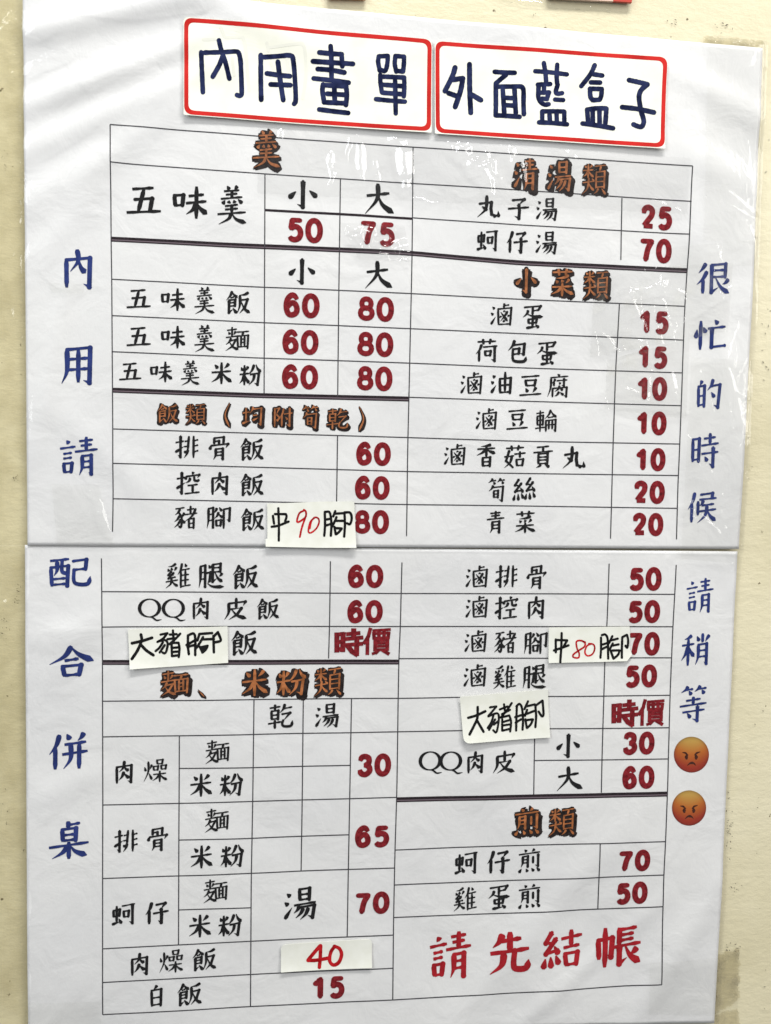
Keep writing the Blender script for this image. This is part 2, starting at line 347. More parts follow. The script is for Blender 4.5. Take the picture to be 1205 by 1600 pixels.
'的': '@白,0,4,48,94 p70,0,64,20,48,38 k62,24,98,19,92,95,74,86 d64,44,78,62',
'寺': 'h14,16,82,12 v50,0,50,32 h0,36,100,30 h2,60,100,55 k70,42,70,97,48,88 d22,68,38,82',
'時': '@日,0,12,34,84 @寺,36,0,100,100',
'候': '@亻,0,2,30,98 v36,30,36,76 b46,10,86,6,84,22 h40,26,100,22 p54,28,50,38,42,46 h48,45,92,41 h38,64,100,58 p68,44,62,76,36,100 n70,62,80,80,100,96',
'酉': 'h4,6,96,2 v8,28,14,98 k8,30,92,26,88,97,78,92 p38,8,38,40,24,60 c62,8,62,44,80,52,84,46 h18,72,82,70 h16,92,86,90',
'配': '@酉,0,2,50,98 b58,12,90,8,88,42 h60,42,88,40 c60,42,60,80,70,92,94,92,100,66',
'合': 'p50,0,34,32,0,56 n50,6,68,30,100,52 h34,46,66,42 @口,24,58,78,100',
'併': '@亻,0,2,34,98 d46,2,54,18 p90,0,84,12,74,22 h40,31,96,26 h34,58,100,52 p56,28,56,70,38,98 v78,26,78,100',
'桌': 'v48,0,48,18 h48,10,78,7 @日,26,18,76,54 h0,66,100,60 v50,54,50,100 p46,66,34,82,8,96 n54,66,68,82,96,94',
'稍': '@禾,0,2,48,98 v74,0,74,28 d54,8,62,24 p98,6,90,16,84,26 @月,50,30,98,98',
'等': '@竹,4,0,96,30 h24,41,76,37 v50,30,50,52 h2,56,98,50 h12,73,92,68 k66,58,66,98,48,92 d30,76,42,90',
'用': 'p16,6,16,64,0,98 k16,8,88,3,86,97,66,90 h18,34,84,31 h18,62,84,59 v51,6,51,96',
'內': 'v10,24,12,100 k10,28,90,22,88,98,68,90 p46,0,50,30,24,58 n50,24,60,48,76,62',
'粉': '@米,0,4,48,96 p68,2,58,28,42,46 n76,2,84,22,100,38 k52,47,90,42,84,94,68,86 p70,46,64,72,44,96',
'價': '@亻,0,2,30,98 h36,8,100,4 v38,18,40,38 b38,20,96,17,94,36 h40,38,94,36 v58,8,58,36 v78,8,78,36 v44,46,44,84 b44,47,92,45,92,82 h45,58,91,57 h45,70,91,69 h45,83,91,82 p56,86,48,94,36,98 d76,86,96,98',
'、': 'd10,10,90,90',
'（': 'n70,0,24,50,70,100', '）': 'n30,0,76,50,30,100',
'中': 'v10,28,16,66 b10,30,90,26,84,64 h16,64,84,61 v50,0,50,100',
}
STK = {}
def strokes(ch):
    if ch in STK: return STK[ch]
    out = []
    for tok in G[ch].split():
        if tok[0] == '@':
            f = tok[1:].split(','); x0, y0, x1, y1 = map(float, f[1:])
            for k, P in strokes(f[0]): out.append((k, P * [(x1 - x0) / 100, (y1 - y0) / 100] + [x0, y0]))
        else:
            a = np.array(list(map(float, tok[1:].split(',')))).reshape(-1, 2); out.append((tok[0], a))
    STK[ch] = out
    return out
def smooth(P, n=12, closed=False):
    P = np.asarray(P, float)
    if len(P) == 2: return np.array([P[0] + (P[1] - P[0]) * t for t in np.linspace(0, 1, max(3, n // 2))])
    if closed: E = np.vstack([P[-1], P, P[0], P[1]])
    else: E = np.vstack([2 * P[0] - P[1], P, 2 * P[-1] - P[-2]])
    out = []
    ns = len(E) - 3; m = max(3, int(math.ceil(n / ns)))
    for i in range(ns):
        p0, p1, p2, p3 = E[i:i + 4]
        for k in range(m):
            t = k / m
            out.append(.5 * (2 * p1 + (p2 - p0) * t + (2 * p0 - 5 * p1 + 4 * p2 - p3) * t * t + (3 * p1 - p0 - 3 * p2 + p3) * t ** 3))
    out.append(E[-2]); return np.array(out)
class Strips:
    """flat inked strokes gathered into one mesh; picture units"""
    def __init__(s): s.P = []; s.F = []; s.K = []; s.n = 0
    def strip(s, C, W):
        C = np.asarray(C, float); W = np.asarray(W, float)
        T = np.gradient(C, axis=0); T /= np.maximum(np.hypot(T[:, 0], T[:, 1]), 1e-6)[:, None]
        Nn = np.stack([-T[:, 1], T[:, 0]], 1)
        b = len(s.P)
        s.P.extend((C + Nn * W[:, None] / 2).tolist()); s.P.extend((C - Nn * W[:, None] / 2).tolist())
        n = len(C); s.K.extend([s.n] * (2 * n)); s.n += 1
        s.F.extend([(b + i, b + i + 1, b + n + i + 1, b + n + i) for i in range(n - 1)])
    def disc(s, c, r, m=10):
        b = len(s.P)
        s.P.extend([[c[0] + r * math.cos(k * 2 * math.pi / m), c[1] + r * math.sin(k * 2 * math.pi / m)] for k in range(m)])
        s.K.extend([s.n] * m); s.n += 1; s.F.append(tuple(range(b, b + m)))
    def marker(s, P, w, closed=False, n=14, jit=.04, rnd=None):
        C = smooth(P, n, closed)
        W = np.full(len(C), float(w))
        if rnd: W *= [1 + rnd.uniform(-jit, jit) for _ in C]
        s.strip(C, W)
        if not closed: s.disc(C[0], w / 2); s.disc(C[-1], w / 2)
    def brush(s, kind, P, W, bold=False):
        """P in picture units"""
        if bold:
            for i in range(len(P) - 1):
                a, b = P[i], P[i + 1]; d = (b - a) / max(np.hypot(*(b - a)), 1e-6)
                f = W * (.78 if abs(d[0]) > abs(d[1]) * 2 else 1.0)
                s.strip([a - d * f * .35, (a + b) / 2, b + d * f * .35], [f] * 3)
            return
        def dirw(T): return 0.52 + 0.48 * np.abs(T[:, 1]) ** .8
        if kind in 'bkq':
            m = len(P)
            for i in range(m - 1):
                last = i == m - 2
                C = smooth(P[i:i + 2], 8); T = np.gradient(C, axis=0); T /= np.maximum(np.hypot(T[:, 0], T[:, 1]), 1e-6)[:, None]
                w = dirw(T) * W
                if last and kind in 'kq':
                    w = w * np.linspace(1.15, .08, len(C))
                else:
                    if i == 0: w[0] *= 1.25
                    if last: w[-1] *= .9
                s.strip(C, w)
                if i < m - 2: s.disc(P[i + 1] + np.array([0, W * .06]), W * .56)
            if kind == 'b': s.disc(P[-1], W * .44)
            s.disc(P[0], W * .38)
            return
        if kind == 'c':
            C = smooth(P, 16); t = np.linspace(0, 1, len(C)); w = W * (.85 + .25 * t); w[t > .82] *= np.linspace(1, .08, (t > .82).sum())
            s.strip(C, w); s.disc(C[0], W * .42); return
        if kind in 'pn' and len(P) == 2: P = np.array([P[0], (P[0] + P[1]) / 2, P[1]])
        C = smooth(P, 12); t = np.linspace(0, 1, len(C))
        T = np.gradient(C, axis=0); T /= np.maximum(np.hypot(T[:, 0], T[:, 1]), 1e-6)[:, None]
        if kind == 'h':
            w = W * np.interp(t, [0, .1, .3, .7, .88, .96, 1], [.6, .85, .50, .52, .98, 1.02, .45])
        elif kind == 'v':
            w = W * np.interp(t, [0, .08, .25, .75, .93, 1], [.6, 1.15, .95, .95, 1.12, .55])
        elif kind == 'p':
            w = W * np.interp(t, [0, .1, .4, 1], [.6, 1.15, 1.0, .12])
        elif kind == 'n':
            w = W * np.interp(t, [0, .3, .6, .84, 1], [.3, .65, 1.05, 1.4, .12])
        elif kind == 'd':
            w = W * np.interp(t, [0, .4, .75, .92, 1], [.25, .9, 1.35, 1.15, .5])
        else:
            w = W * np.interp(t, [0, .12, .5, 1], [.7, 1.25, .8, .1])
        s.strip(C, w)
    def char(s, ch, cx, cy, w, h, k=1.0, bold=False, dx=0, dy=0):
        S = strokes(ch); n = len(S)
        W = math.sqrt(w * h) * min(.125, max(.066, .135 - .0034 * n)) * k
        if bold: W = math.sqrt(w * h) * (.175 if n < 14 else .125) * k
        s.n = int(round((dx + dy) * 6))
        for kind, P in S:
            Q = np.stack([(P[:, 0] - 50) / 100 * w + dx, (P[:, 1] - 50) / 100 * h + dy - (0 if bold else .055 * (P[:, 0] - 50) / 100 * w)], 1)
            s.local(cx, cy, Q, kind, W, bold)
    def local(s, cx, cy, Q, kind, W, bold=False):
        b = len(s.P); s.brush(kind, Q, W, bold); s.lay(cx, cy, b)
    def lay(s, cx, cy, b):
        """turn local glyph units (x right, y down along the sheet) into plane metres"""
        c = plane([(cx, cy)])[0]; u = unit((cx, cy))
        for i in range(b, len(s.P)):
            x, y = s.P[i]; s.P[i] = [c[0] + x * u, c[1] - y * u, None]
    def build(s, name, m, parent, h, surf=relief, label=None):
        if not s.P: return None
        xy = np.zeros((len(s.P), 2)); idx = [i for i, p in enumerate(s.P) if len(p) == 2]
        for i, p in enumerate(s.P):
            if len(p) == 3: xy[i] = p[:2]
        if idx: xy[idx] = plane([s.P[i] for i in idx])
        z = surf(xy) + h + np.array(s.K) * 1.2e-6
        F = []
        V = np.stack([xy[:, 0], z, xy[:, 1]], 1)
        for f in s.F:
            a, b_, c = V[f[0]], V[f[1]], V[f[2]]
            ar = (b_[0] - a[0]) * (c[2] - a[2]) - (b_[2] - a[2]) * (c[0] - a[0])
            F.append(tuple(f) if ar > 0 else tuple(reversed(f)))
        return link(name, V, F, m, parent, False, label)

DG = {
'1': [[(14, 26), (40, 20), (56, 4)], [(62, 2), (62, 98)]],
'2': [[(8, 32), (14, 10), (50, 0), (86, 12), (84, 40), (52, 66), (14, 96)], [(10, 97), (94, 97)]],
'3': [[(8, 24), (22, 5), (52, 0), (84, 10), (84, 36), (60, 47), (40, 48)], [(52, 48), (88, 58), (92, 82), (56, 100), (18, 93), (5, 72)]],
'5': [[(88, 3), (24, 3)], [(26, 3), (16, 44)], [(18, 49), (46, 35), (82, 44), (95, 68), (80, 92), (48, 101), (20, 97), (5, 86)]],
'6': [[(92, 20), (74, 4), (46, 0), (14, 22), (5, 58), (20, 92), (52, 100), (86, 88), (92, 64), (74, 42), (44, 40), (14, 58)]],
'7': [[(4, 3), (94, 3)], [(92, 4), (58, 42), (38, 98)]],
}
def ell(cx, cy, rx, ry, m=24, pw=.94):
    out = []
    for k in range(m):
        a = k * 2 * math.pi / m; c, s_ = math.cos(a), math.sin(a)
        out.append((cx + rx * math.copysign(abs(c) ** pw, c), cy + ry * math.copysign(abs(s_) ** pw, s_)))
    return out
def digits(S, txt, cx, cy, w, h, t=7.7):
    w *= 1.07; n = len(txt); dw = w / n * .97
    for i, ch in enumerate(txt):
        s_n = 0; ox = (i - (n - 1) / 2) * w / n * 1.03
        def M(P): return np.array([((p[0] - 50) / 100 * (dw - t) + ox, (p[1] - 50) / 100 * (h - t * .9)) for p in P])
        b = len(S.P)
        if ch == '0': C = np.vstack([M(ell(50, 50, 50, 50))] ); C = np.vstack([C, C[0], C[1]]); S.strip(C, [t] * len(C))
        elif ch == '8':
            for e in (ell(50, 24, 38, 24, 16), ell(50, 73, 48, 27, 16)):
                C = M(e); C = np.vstack([C, C[0], C[1]]); S.strip(C, [t * .92] * len(C))
        else:
            for st in DG[ch]:
                C = smooth(M(st), 22 if len(st) > 4 else 8)
                W = np.full(len(C), t * (.85 if (len(st) == 2 and abs(st[0][1] - st[1][1]) < 5) else 1))
                if len(st) > 4: W *= np.interp(np.linspace(0, 1, len(C)), [0, .12, .88, 1], [.72, 1, 1, .72 if ch in '35' else 1])
                S.strip(C, W)
                if len(st) < 5 and ch in '157': S.disc(C[0], t * .4); S.disc(C[-1], t * .4)
                if len(st) == 2 and st[0][1] != st[1][1]: pass
        S.lay(cx, cy, b)
def qletter(S, cx, cy, w, h):
    b = len(S.P)
    C = np.array([(w * .5 * math.cos(a), -h * .06 + h * .42 * math.sin(a)) for a in np.linspace(0, 2 * math.pi, 25)])
    C = np.vstack([C, C[1]])
    W = [1.9 + 3.6 * abs(math.cos(a)) ** 1.6 for a in np.linspace(0, 2 * math.pi + .2, len(C))]
    S.strip(C, W)
    T = smooth([(-w * .05, h * .34), (w * .18, h * .40), (w * .36, h * .52), (w * .62, h * .48)], 9)
    S.strip(T, np.interp(np.linspace(0, 1, len(T)), [0, .4, .8, 1], [1.2, 3.0, 2.6, .5]))
    S.lay(cx, cy, b)
# ------------------------------------------------------------------ the wall
V, F = [], []
nx, nz = 90, 70
for j in range(nz + 1):
    for i in range(nx + 1):
        V.append((-1.5 + 3.0 * i / nx, 0, -1.0 + 2.0 * j / nz))
V = np.array(V); V[:, 1] = .0006 * vnoise(V[:, 0] / .08, V[:, 2] / .08, 8)
F = [(j * (nx + 1) + i, j * (nx + 1) + i + 1, (j + 1) * (nx + 1) + i + 1, (j + 1) * (nx + 1) + i) for j in range(nz) for i in range(nx)]
wall = link('wall', V, F, WALL, None, True); tag(wall, 'cream painted wall with brushed paint and small chips', None, kind='structure')

# ------------------------------------------------------------------ the two laminated sheets
UP = [(38, -26), (1187, 79), (1150, 857), (45, 852)]
LO = [(40.5, 851), (1149, 861), (1112, 1594), (46, 1612)]
def bow_up(u, v): # the long sides sag a little
    return np.stack([np.where(u > .5, (u - .5) * 2 * 6 * np.sin(v * math.pi) * .3, 0), 0 * u], 1)
def inside(px):
    """1 on the menu, 0 on bare wall (picture units in)"""
    x, y = px[:, 0], px[:, 1]
    top = -26 + (x - 38) * .085; xr = np.interp(y, [72, 858, 1596], [1192, 1158, 1118]); xl = np.interp(y, [0, 850, 1600], [38, 44, 45])
    f = np.minimum.reduce([(x - xl) / 10, (xr - x) / 10, (y - top) / 10, (1600 - y + (x - 600) * -.02) / 10])
    return np.clip(f + .6, 0, 1)
def sheet(name, c4, base, label):
    mid = ((c4[0][0] + c4[2][0]) / 2, (c4[0][1] + c4[2][1]) / 2)
    root = empty(name, mid, label, 'menu', 'halves of the laminated menu')
    nx, ny = 200, 140
    P, F, u, v = quadgrid(c4, nx, ny, bow_up)
    q = plane(P); z = relief(q) + base
    V = np.stack([q[:, 0], z, q[:, 1]], 1).tolist()
    F = flipf(F)
    # edge of the paper
    ring = [i for i in range(nx + 1)] + [j * (nx + 1) + nx for j in range(1, ny + 1)] + [ny * (nx + 1) + i for i in range(nx - 1, -1, -1)] + [j * (nx + 1) for j in range(ny - 1, 0, -1)]
    b = len(V)
    for i in ring: V.append((V[i][0], V[i][1] - .00025, V[i][2]))
    m = len(ring)
    for k in range(m): F.append((ring[k], ring[(k + 1) % m], b + (k + 1) % m, b + k))
    link('paper', V, F, PAPER, root, True)
    return root
upper = sheet('laminated_menu', UP, .0007, 'upper half of the laminated price menu, with the soup, rice and side dish columns')
lower = sheet('laminated_menu', LO, .0000, 'lower half of the laminated price menu, with the noodle table and two angry faces')
def up_s(q): return relief(q) + .0007
def lo_s(q): return relief(q)

def fold(q, h, creases, seed):
    x, z_ = q[:, 0], q[:, 1]
    for a, b, hw, hh in creases:
        qa = plane([a, b]); s, t = seg_d(q, qa[0], qa[1]); un = unit(a)
        e = np.clip(1 - (2 * s - 1) ** 2, 0, 1)
        d = (qa[1] - qa[0]) / np.hypot(*(qa[1] - qa[0])); nrm = np.array([-d[1], d[0]])
        sl = []
        for sg in (1, -1):       # how steeply each flank of the fold stands
            ex, ez = nrm * sg
            sL, sR, sU = .28 + .00047 * a[0], .71 - .00047 * a[0], .30 + .00047 * a[1]
            sl.append(sU * max(ez, 0) ** 2 + (sL if ex < 0 else sR) * ex * ex + .25 * max(-ez, 0) ** 2)
        wv = hw * un * (.35 + .65 * np.sin(np.clip(s, 0, 1) * math.pi) ** .6) * (1 + .7 * vnoise(s * 7 + seed, s * 0 + a[0], seed + 5))
        tt = t + hw * un * .9 * vnoise(s * 3 + a[0], s * 0, seed + 6)
        H = wv * .42
        pr = np.where(tt > 0, H - tt * (sl[0] * (1 + .07 * vnoise(x / .004, z_ / .004, 7))), H + tt * (sl[1] * (1 + .07 * vnoise(x / .004, z_ / .004, 8))))
        h = h + np.clip(pr, 0, 1) * ((s > 0) & (s < 1)) * np.clip(e * 4, 0, 1)
    return h
def film(root, c4, base, name='lamination_film', creases=(), seed=1):
    P, F, u, v = quadgrid(c4, 240, 180, bow_up); q = plane(P)
    x, z = q[:, 0], q[:, 1]
    h = relief(q) + base
    nb = vnoise((x + z * .4) / .018, (z - x * .3) / .034, 21)
    h = h + .00030 * np.maximum(0, .12 - np.abs(nb)) / .12 * (vnoise(x / .07, z / .07, 23) + .35)
    h = fold(q, h, creases, seed)
    e = np.minimum.reduce([u, 1 - u, v, 1 - v]) * 600
    h = h - .0006 * np.clip(1 - e / 7, 0, 1) + .0006 * vnoise(x / .012, z / .012, 31) * np.clip(1 - e / 14, 0, 1)
    V = np.stack([x, h, z], 1)
    return link(name, V, flipf(F), FILM, root, True)
film(upper, [(37, -30), (1195, 74), (1157.5, 863.5), (44, 853.5)], .0007 + .0009, creases=[((64, 31), (250, 8), 9, 0), ((120, 22), (345, 2), 12, 0), ((38, 118), (130, 76), 10, 0), ((45, 60), (100, 42), 7, 0), ((130, 80), (230, 112), 7, 0), ((180, 160), (300, 96), 5, 0),
     ((520, 22), (640, 58), 4, 0), ((590, 40), (610, 50), 3, 0), ((40, 260), (170, 180), 6, 0), ((1110, 292), (1190, 352), 4, 0), ((1045, 150), (1075, 162), 5, 0), ((1168, 300), (1180, 840), 4, 0), ((1050, 850), (1150, 858), 4, 0), ((1150, 120), (1185, 60), 4, 0),
     ((240, 690), (300, 715), 2.5, 0), ((270, 735), (300, 760), 2.5, 0), ((500, 300), (508, 345), 5, 0), ((1120, 570), (1165, 450), 3, 0)], seed=3)
film(lower, [(40, 850.5), (1156, 861), (1119, 1600), (45, 1618)], .0004, creases=[((135, 895), (330, 915), 3, 0), ((60, 1072), (150, 1078), 3, 0), ((135, 1222), (155, 1232), 4, 0), ((490, 1150), (540, 1172), 3, 0), ((810, 960), (900, 975), 4, 0),
     ((740, 1030), (765, 1042), 3, 0), ((1140, 880), (1125, 1010), 4, 0), ((1128, 1240), (1118, 1500), 3, 0), ((1085, 1588), (1115, 1578), 4, 0), ((1000, 1400), (1100, 1240), 4, 0), ((430, 1540), (640, 1518), 2.5, 0), ((900, 1300), (915, 1312), 2.5, 0), ((60, 862), (300, 858), 3, 0)], seed=4)

def rule(root, surf, pts, w, m=None, name='ruled_line', hh=.0001, label=None):
    """a printed line through picture points"""
    S = Strips(); C = []
    for a, b in zip(pts[:-1], pts[1:]):
        a, b = np.array(a, float), np.array(b, float); n = max(2, int(np.hypot(*(b - a)) / 9))
        C.extend([a + (b - a) * k / n for k in range(n)])
    C.append(np.array(pts[-1], float))
    C = np.array(C)
    if len(C) > 8:
        k = np.ones(5) / 5; D = C.copy()
        for a in (0, 1): D[2:-2, a] = np.convolve(C[:, a], k, 'valid')
        C = D
    S.strip(C, [w] * len(C)); return S.build(name, m or GREYL, root, hh, surf, label)
LW = 1.75
UL = [  # upper sheet: plain lines
 [(174, 199), (440, 218), (644.5, 232), (800, 243.5), (1077, 263)],
 [(174, 257), (400, 273.5), (644, 288.5), (800, 299), (1076, 317.5)],
 [(643, 342), (805, 353.5), (1073, 368.3)],
 [(176, 438), (400, 450), (641, 460.5), (805, 468.7), (1067, 480)],
 [(176, 494.5), (400, 505), (640, 515), (805, 522), (1064.5, 532.5)],
 [(177, 550.5), (400, 560.3), (639, 568.5), (805, 575.2), (1062.5, 583.5)],
 [(637, 621.5), (805, 627), (1060.5, 634.5)],
 [(178, 670.5), (400, 677.3), (636, 684), (805, 689.5), (1058.5, 694)],
 [(178, 724), (400, 730), (635, 736.8), (805, 739.6), (1057, 743)],
 [(178, 779), (400, 783.5), (634, 788), (805, 790), (1055.5, 794)],
 [(174, 199), (175, 375), (176, 438), (177.2, 640), (178, 780), (177, 830.5)],
 [(644.5, 232), (643.5, 343), (642.5, 400), (638.5, 570), (635.8, 690), (633.5, 837)],
 [(1077, 263), (1072, 390), (1066.5, 480), (1061, 620), (1056, 760), (1053.5, 842)],
 [(968.5, 312), (967, 408)], [(964.7, 476), (959.3, 583), (955, 700), (950.4, 841)],
 [(414, 275), (412.6, 617)], [(531.3, 282), (528.8, 440), (526.8, 620)], [(526.5, 681), (525, 786), (523.5, 834)]]
for p in UL: rule(upper, up_s, p, LW)
rule(upper, up_s, [(414, 331), (530, 337), (643, 343.5)], 3.8, PURPL, label='bold line under the size words')
def double(root, surf, pts):
    up_ = [(x, y - 1.6) for x, y in pts]; dn = [(x, y + 3.1) for x, y in pts]; md = [(x, y + 1) for x, y in pts]
    o = rule(root, surf, up_, 4.1, PURPL, 'heavy_double_line', label='heavy double rule')
    for q, ww, mm, hh in ((dn, 1.9, PURPL, .00011), (md, 3.2, GAP, .00006)):
        c = rule(root, surf, q, ww, mm, 'inner_rule' if mm is GAP else 'lower_rule', hh); c.parent = o
        c.location = (0, 0, 0)
GAP = mat('line_gap_ink', (.16, .12, .14), .5, .3)
double(upper, up_s, [(175, 375.5), (400, 387), (643, 397.5), (805, 412), (1070, 424.5)])
double(upper, up_s, [(177, 610), (400, 618.5), (637, 624)])
LL = [
 [(161, 923.5), (400, 925), (640, 926.5), (900, 927), (1050.5, 927.6)],
 [(161.7, 978.2), (400, 977.7), (805, 978), (1048, 978)],
 [(622, 1028), (805, 1027.3), (1046, 1026.5)],
 [(162, 1093.5), (400, 1091.5), (622, 1090), (720, 1088), (855, 1086.8), (1044.5, 1085)],
 [(162, 1149), (397, 1145.5), (550, 1143.5), (620, 1142), (718, 1139.5), (860, 1137), (1043, 1135.5)],
 [(833.5, 1186.6), (1041.5, 1184)],
 [(281, 1198.3), (397, 1197), (546, 1194)],
 [(162, 1255), (281, 1252.5), (397, 1249.5), (619, 1244)],
 [(281, 1309), (392, 1307), (545, 1302)],
 [(162, 1369), (281, 1365), (392, 1361), (616, 1354)],
 [(279.8, 1418), (392, 1414.5)],
 [(162, 1478.5), (281, 1472.5), (392, 1467), (614, 1458)],
 [(162, 1531), (392, 1519), (612.5, 1509)],
 [(161.5, 1582), (391, 1569), (612.5, 1557.8), (805, 1546.5), (1029.5, 1533)],
 [(616.5, 1326), (800, 1318.3), (1036.7, 1312)],
 [(615.5, 1380.5), (805, 1372.3), (1034.5, 1364)],
 [(614, 1431), (805, 1423), (1032.5, 1413)],
 [(159.5, 872), (161.5, 1010), (162, 1230), (161.5, 1582)],
 [(515.6, 876), (514.5, 980), (513.2, 1028)],
 [(626.8, 878), (624.7, 980), (622.4, 1030), (619.5, 1230), (616.4, 1330), (614, 1450), (612.5, 1557.8)],
 [(949, 880), (946, 978), (942.8, 1030), (939.4, 1140), (937, 1236)], [(934.6, 1315), (931.8, 1417.5)],
 [(1053.6, 882), (1048, 980), (1044.7, 1085), (1041.4, 1200), (1036.7, 1312), (1034, 1365), (1029.5, 1533)],
 [(281, 1147), (280.3, 1300), (279.6, 1472.5)], [(397, 1091.5), (395, 1250), (392.7, 1370), (391.5, 1569)],
 [(473.8, 1091), (472, 1248), (470.3, 1359)], [(549, 1090.5), (546, 1240), (544, 1350), (542, 1460)], [(834.3, 1137), (832, 1239)]]
for p in LL: rule(lower, lo_s, p, LW)
double(lower, lo_s, [(162, 1033), (400, 1033.5), (622.3, 1033)])
double(lower, lo_s, [(619.3, 1247.5), (805, 1243), (1039.5, 1238)])

# ------------------------------------------------------------------ print: (text, [centres], width, height)
def words(root, surf, name, m, items, k=1.0, hh=.00016, label=None, bold=False):
    S = Strips()
    for ch, cx, cy, w_, h_ in items: S.char(ch, cx, cy, w_, h_, k, bold)
    return S.build(name, m, root, hh, surf, label)
def dish(root, surf, txt, cs, s, name='dish_name', k=1.22):
    S = Strips()
    for ch, (cx, cy) in zip(txt, cs):
        if ch == 'Q': qletter(S, cx, cy, s * .90, s * .98); continue
        wf = 1.0
        hf = {'五': .80, '羹': 1.12, '味': .95, '白': .92, '小': .85, '子': .95, '豆': .9, '肉': .98}.get(ch, 1.0)
        wf = {'羹': .90, '骨': .86, '白': .76, '筍': .82, '肉': .82, '腐': .94, '包': .9, '米': .98, '青': .84}.get(ch, 1.0)
        S.char(ch, cx, cy, s * wf, s * hf, k)
    return S.build(name, BLACK, root, .00016, surf)
UD = [('五味羹', [(226, 315), (298, 319), (362.5, 323)], 53),
 ('丸子湯', [(761, 325), (808, 328), (851.5, 330)], 34), ('蚵仔湯', [(759.5, 377), (806, 380), (851, 382)], 34),
 ('五味羹飯', [(218, 468), (271.5, 469.7), (320, 471), (372.5, 474)], 37), ('五味羹麵', [(218, 526.8), (271.5, 528), (320, 530), (371, 530.5)], 37),
 ('五味羹米粉', [(204.8, 581), (253, 582), (297.8, 583.5), (346.5, 584), (391, 587)], 34),
 ('滷蛋', [(781.7, 493), (830, 496.3)], 35), ('荷包蛋', [(758.5, 548), (807, 550), (852.5, 552.7)], 35),
 ('滷油豆腐', [(734.6, 600), (781.7, 599.5), (827, 603), (870, 603)], 35), ('滷豆輪', [(757.8, 655.6), (806, 656), (850.8, 658)], 34),
 ('滷香菇貢丸', [(708.7, 711), (757.5, 712), (802, 713), (846, 713.5), (894, 714.5)], 34),
 ('筍絲', [(773, 765), (817, 765)], 35), ('青菜', [(772, 815), (818, 815)], 34),
 ('排骨飯', [(292.5, 698.7), (342.5, 700.4), (394, 702)], 36), ('控肉飯', [(294.4, 755), (343.6, 755), (394, 757)], 36), ('豬腳飯', [(291, 808), (342, 808), (395, 811)], 36)]
for t, c, s in UD: dish(upper, up_s, t, c, s)
LD = [('雞腿飯', [(279, 899), (331, 899), (384, 900)], 39), ('QQ肉皮飯', [(234.5, 951), (271.5, 951.5), (314, 949.4), (368.5, 950), (419, 950)], 34),
 ('飯', [(382, 1003)], 40), ('滷排骨', [(743.6, 900.6), (789.5, 900), (836, 901)], 35), ('滷控肉', [(743.6, 948), (789, 949), (835.5, 948)], 35),
 ('滷豬腳', [(742, 1001.5), (788.5, 1002), (835, 1003)], 35), ('滷雞腿', [(741, 1055), (787.5, 1057), (834, 1056)], 36),
 ('QQ肉皮', [(671, 1189), (703, 1189), (741, 1188.5), (786, 1188)], 34), ('肉燥', [(195, 1203.5), (244, 1202)], 36), ('麵', [(340, 1171.5)], 37),
 ('米粉', [(314.7, 1224), (361.5, 1223.5)], 36), ('排骨', [(198, 1311), (247, 1308)], 36), ('麵', [(339, 1278)], 37), ('米粉', [(315.5, 1335), (363, 1334)], 36),
 ('蚵仔', [(194, 1424), (246.6, 1422)], 36), ('麵', [(337, 1387.5)], 37), ('米粉', [(313, 1443), (359.5, 1442)], 36), ('湯', [(468.7, 1410)], 50),
 ('肉燥飯', [(219, 1502), (268.5, 1498.5), (320, 1495)], 36), ('白飯', [(245, 1552), (297, 1549)], 37),
 ('蚵仔煎', [(727, 1345.4), (777.8, 1343.4), (825, 1342)], 36), ('雞蛋煎', [(726, 1402), (777.8, 1399), (825, 1397.5)], 36),
 ('乾', [(438, 1117.6)], 38), ('湯', [(510.7, 1117.6)], 37)]
for t, c, s in LD: dish(lower, lo_s, t, c, s)
for ch, x, y, w_, h_ in [('小', 473, 306.7, 50, 41), ('大', 592, 313, 46, 48), ('小', 471.4, 426.5, 45, 37), ('大', 590.5, 431.5, 43, 43)]:
    words(upper, up_s, 'size_word', BLACK, [(ch, x, y, w_, h_)], 1.2)
for ch, x, y, w_, h_ in [('小', 886, 1163.5, 40, 34), ('大', 888, 1214, 41, 37)]:
    words(lower, lo_s, 'size_word', BLACK, [(ch, x, y, w_, h_)], 1.2)
EDGE = ink('price_edge_ink', (.36, .03, .04), .1, 300)
def price(root, surf, txt, x, y, w_, h_):
    S = Strips(); digits(S, txt, x, y, w_, h_); o = S.build('price', RED, root, .00024, surf)
    S = Strips(); digits(S, txt, x, y, w_ + .6, h_ + .8, 8.9); c = S.build('price_edge', EDGE, root, .00013, surf); c.parent = o
    return o
for a in [('50', 475.6, 362, 53, 38), ('75', 589, 367, 52, 38), ('25', 1022.4, 342, 48, 36), ('70', 1021, 393.5, 48, 36),
          ('60', 470.4, 479, 53, 37.5), ('80', 586, 484.6, 53, 37), ('60', 468.7, 536, 53, 37.5), ('80', 585, 539.4, 53, 37), ('60', 468, 590, 53, 37), ('80', 584, 592.5, 52, 37),
          ('15', 1018, 504.6, 46, 35), ('15', 1016, 558.7, 46, 34), ('10', 1014.8, 608, 46, 35), ('10', 1014, 661.6, 46, 35), ('10', 1012.5, 718, 46, 34), ('20', 1011, 769, 47, 34), ('20', 1008.5, 819, 47, 34),
          ('60', 582, 709.4, 51, 35.5), ('60', 580, 762, 51, 35.5), ('80', 579, 815, 51, 36)]: price(upper, up_s, *a)
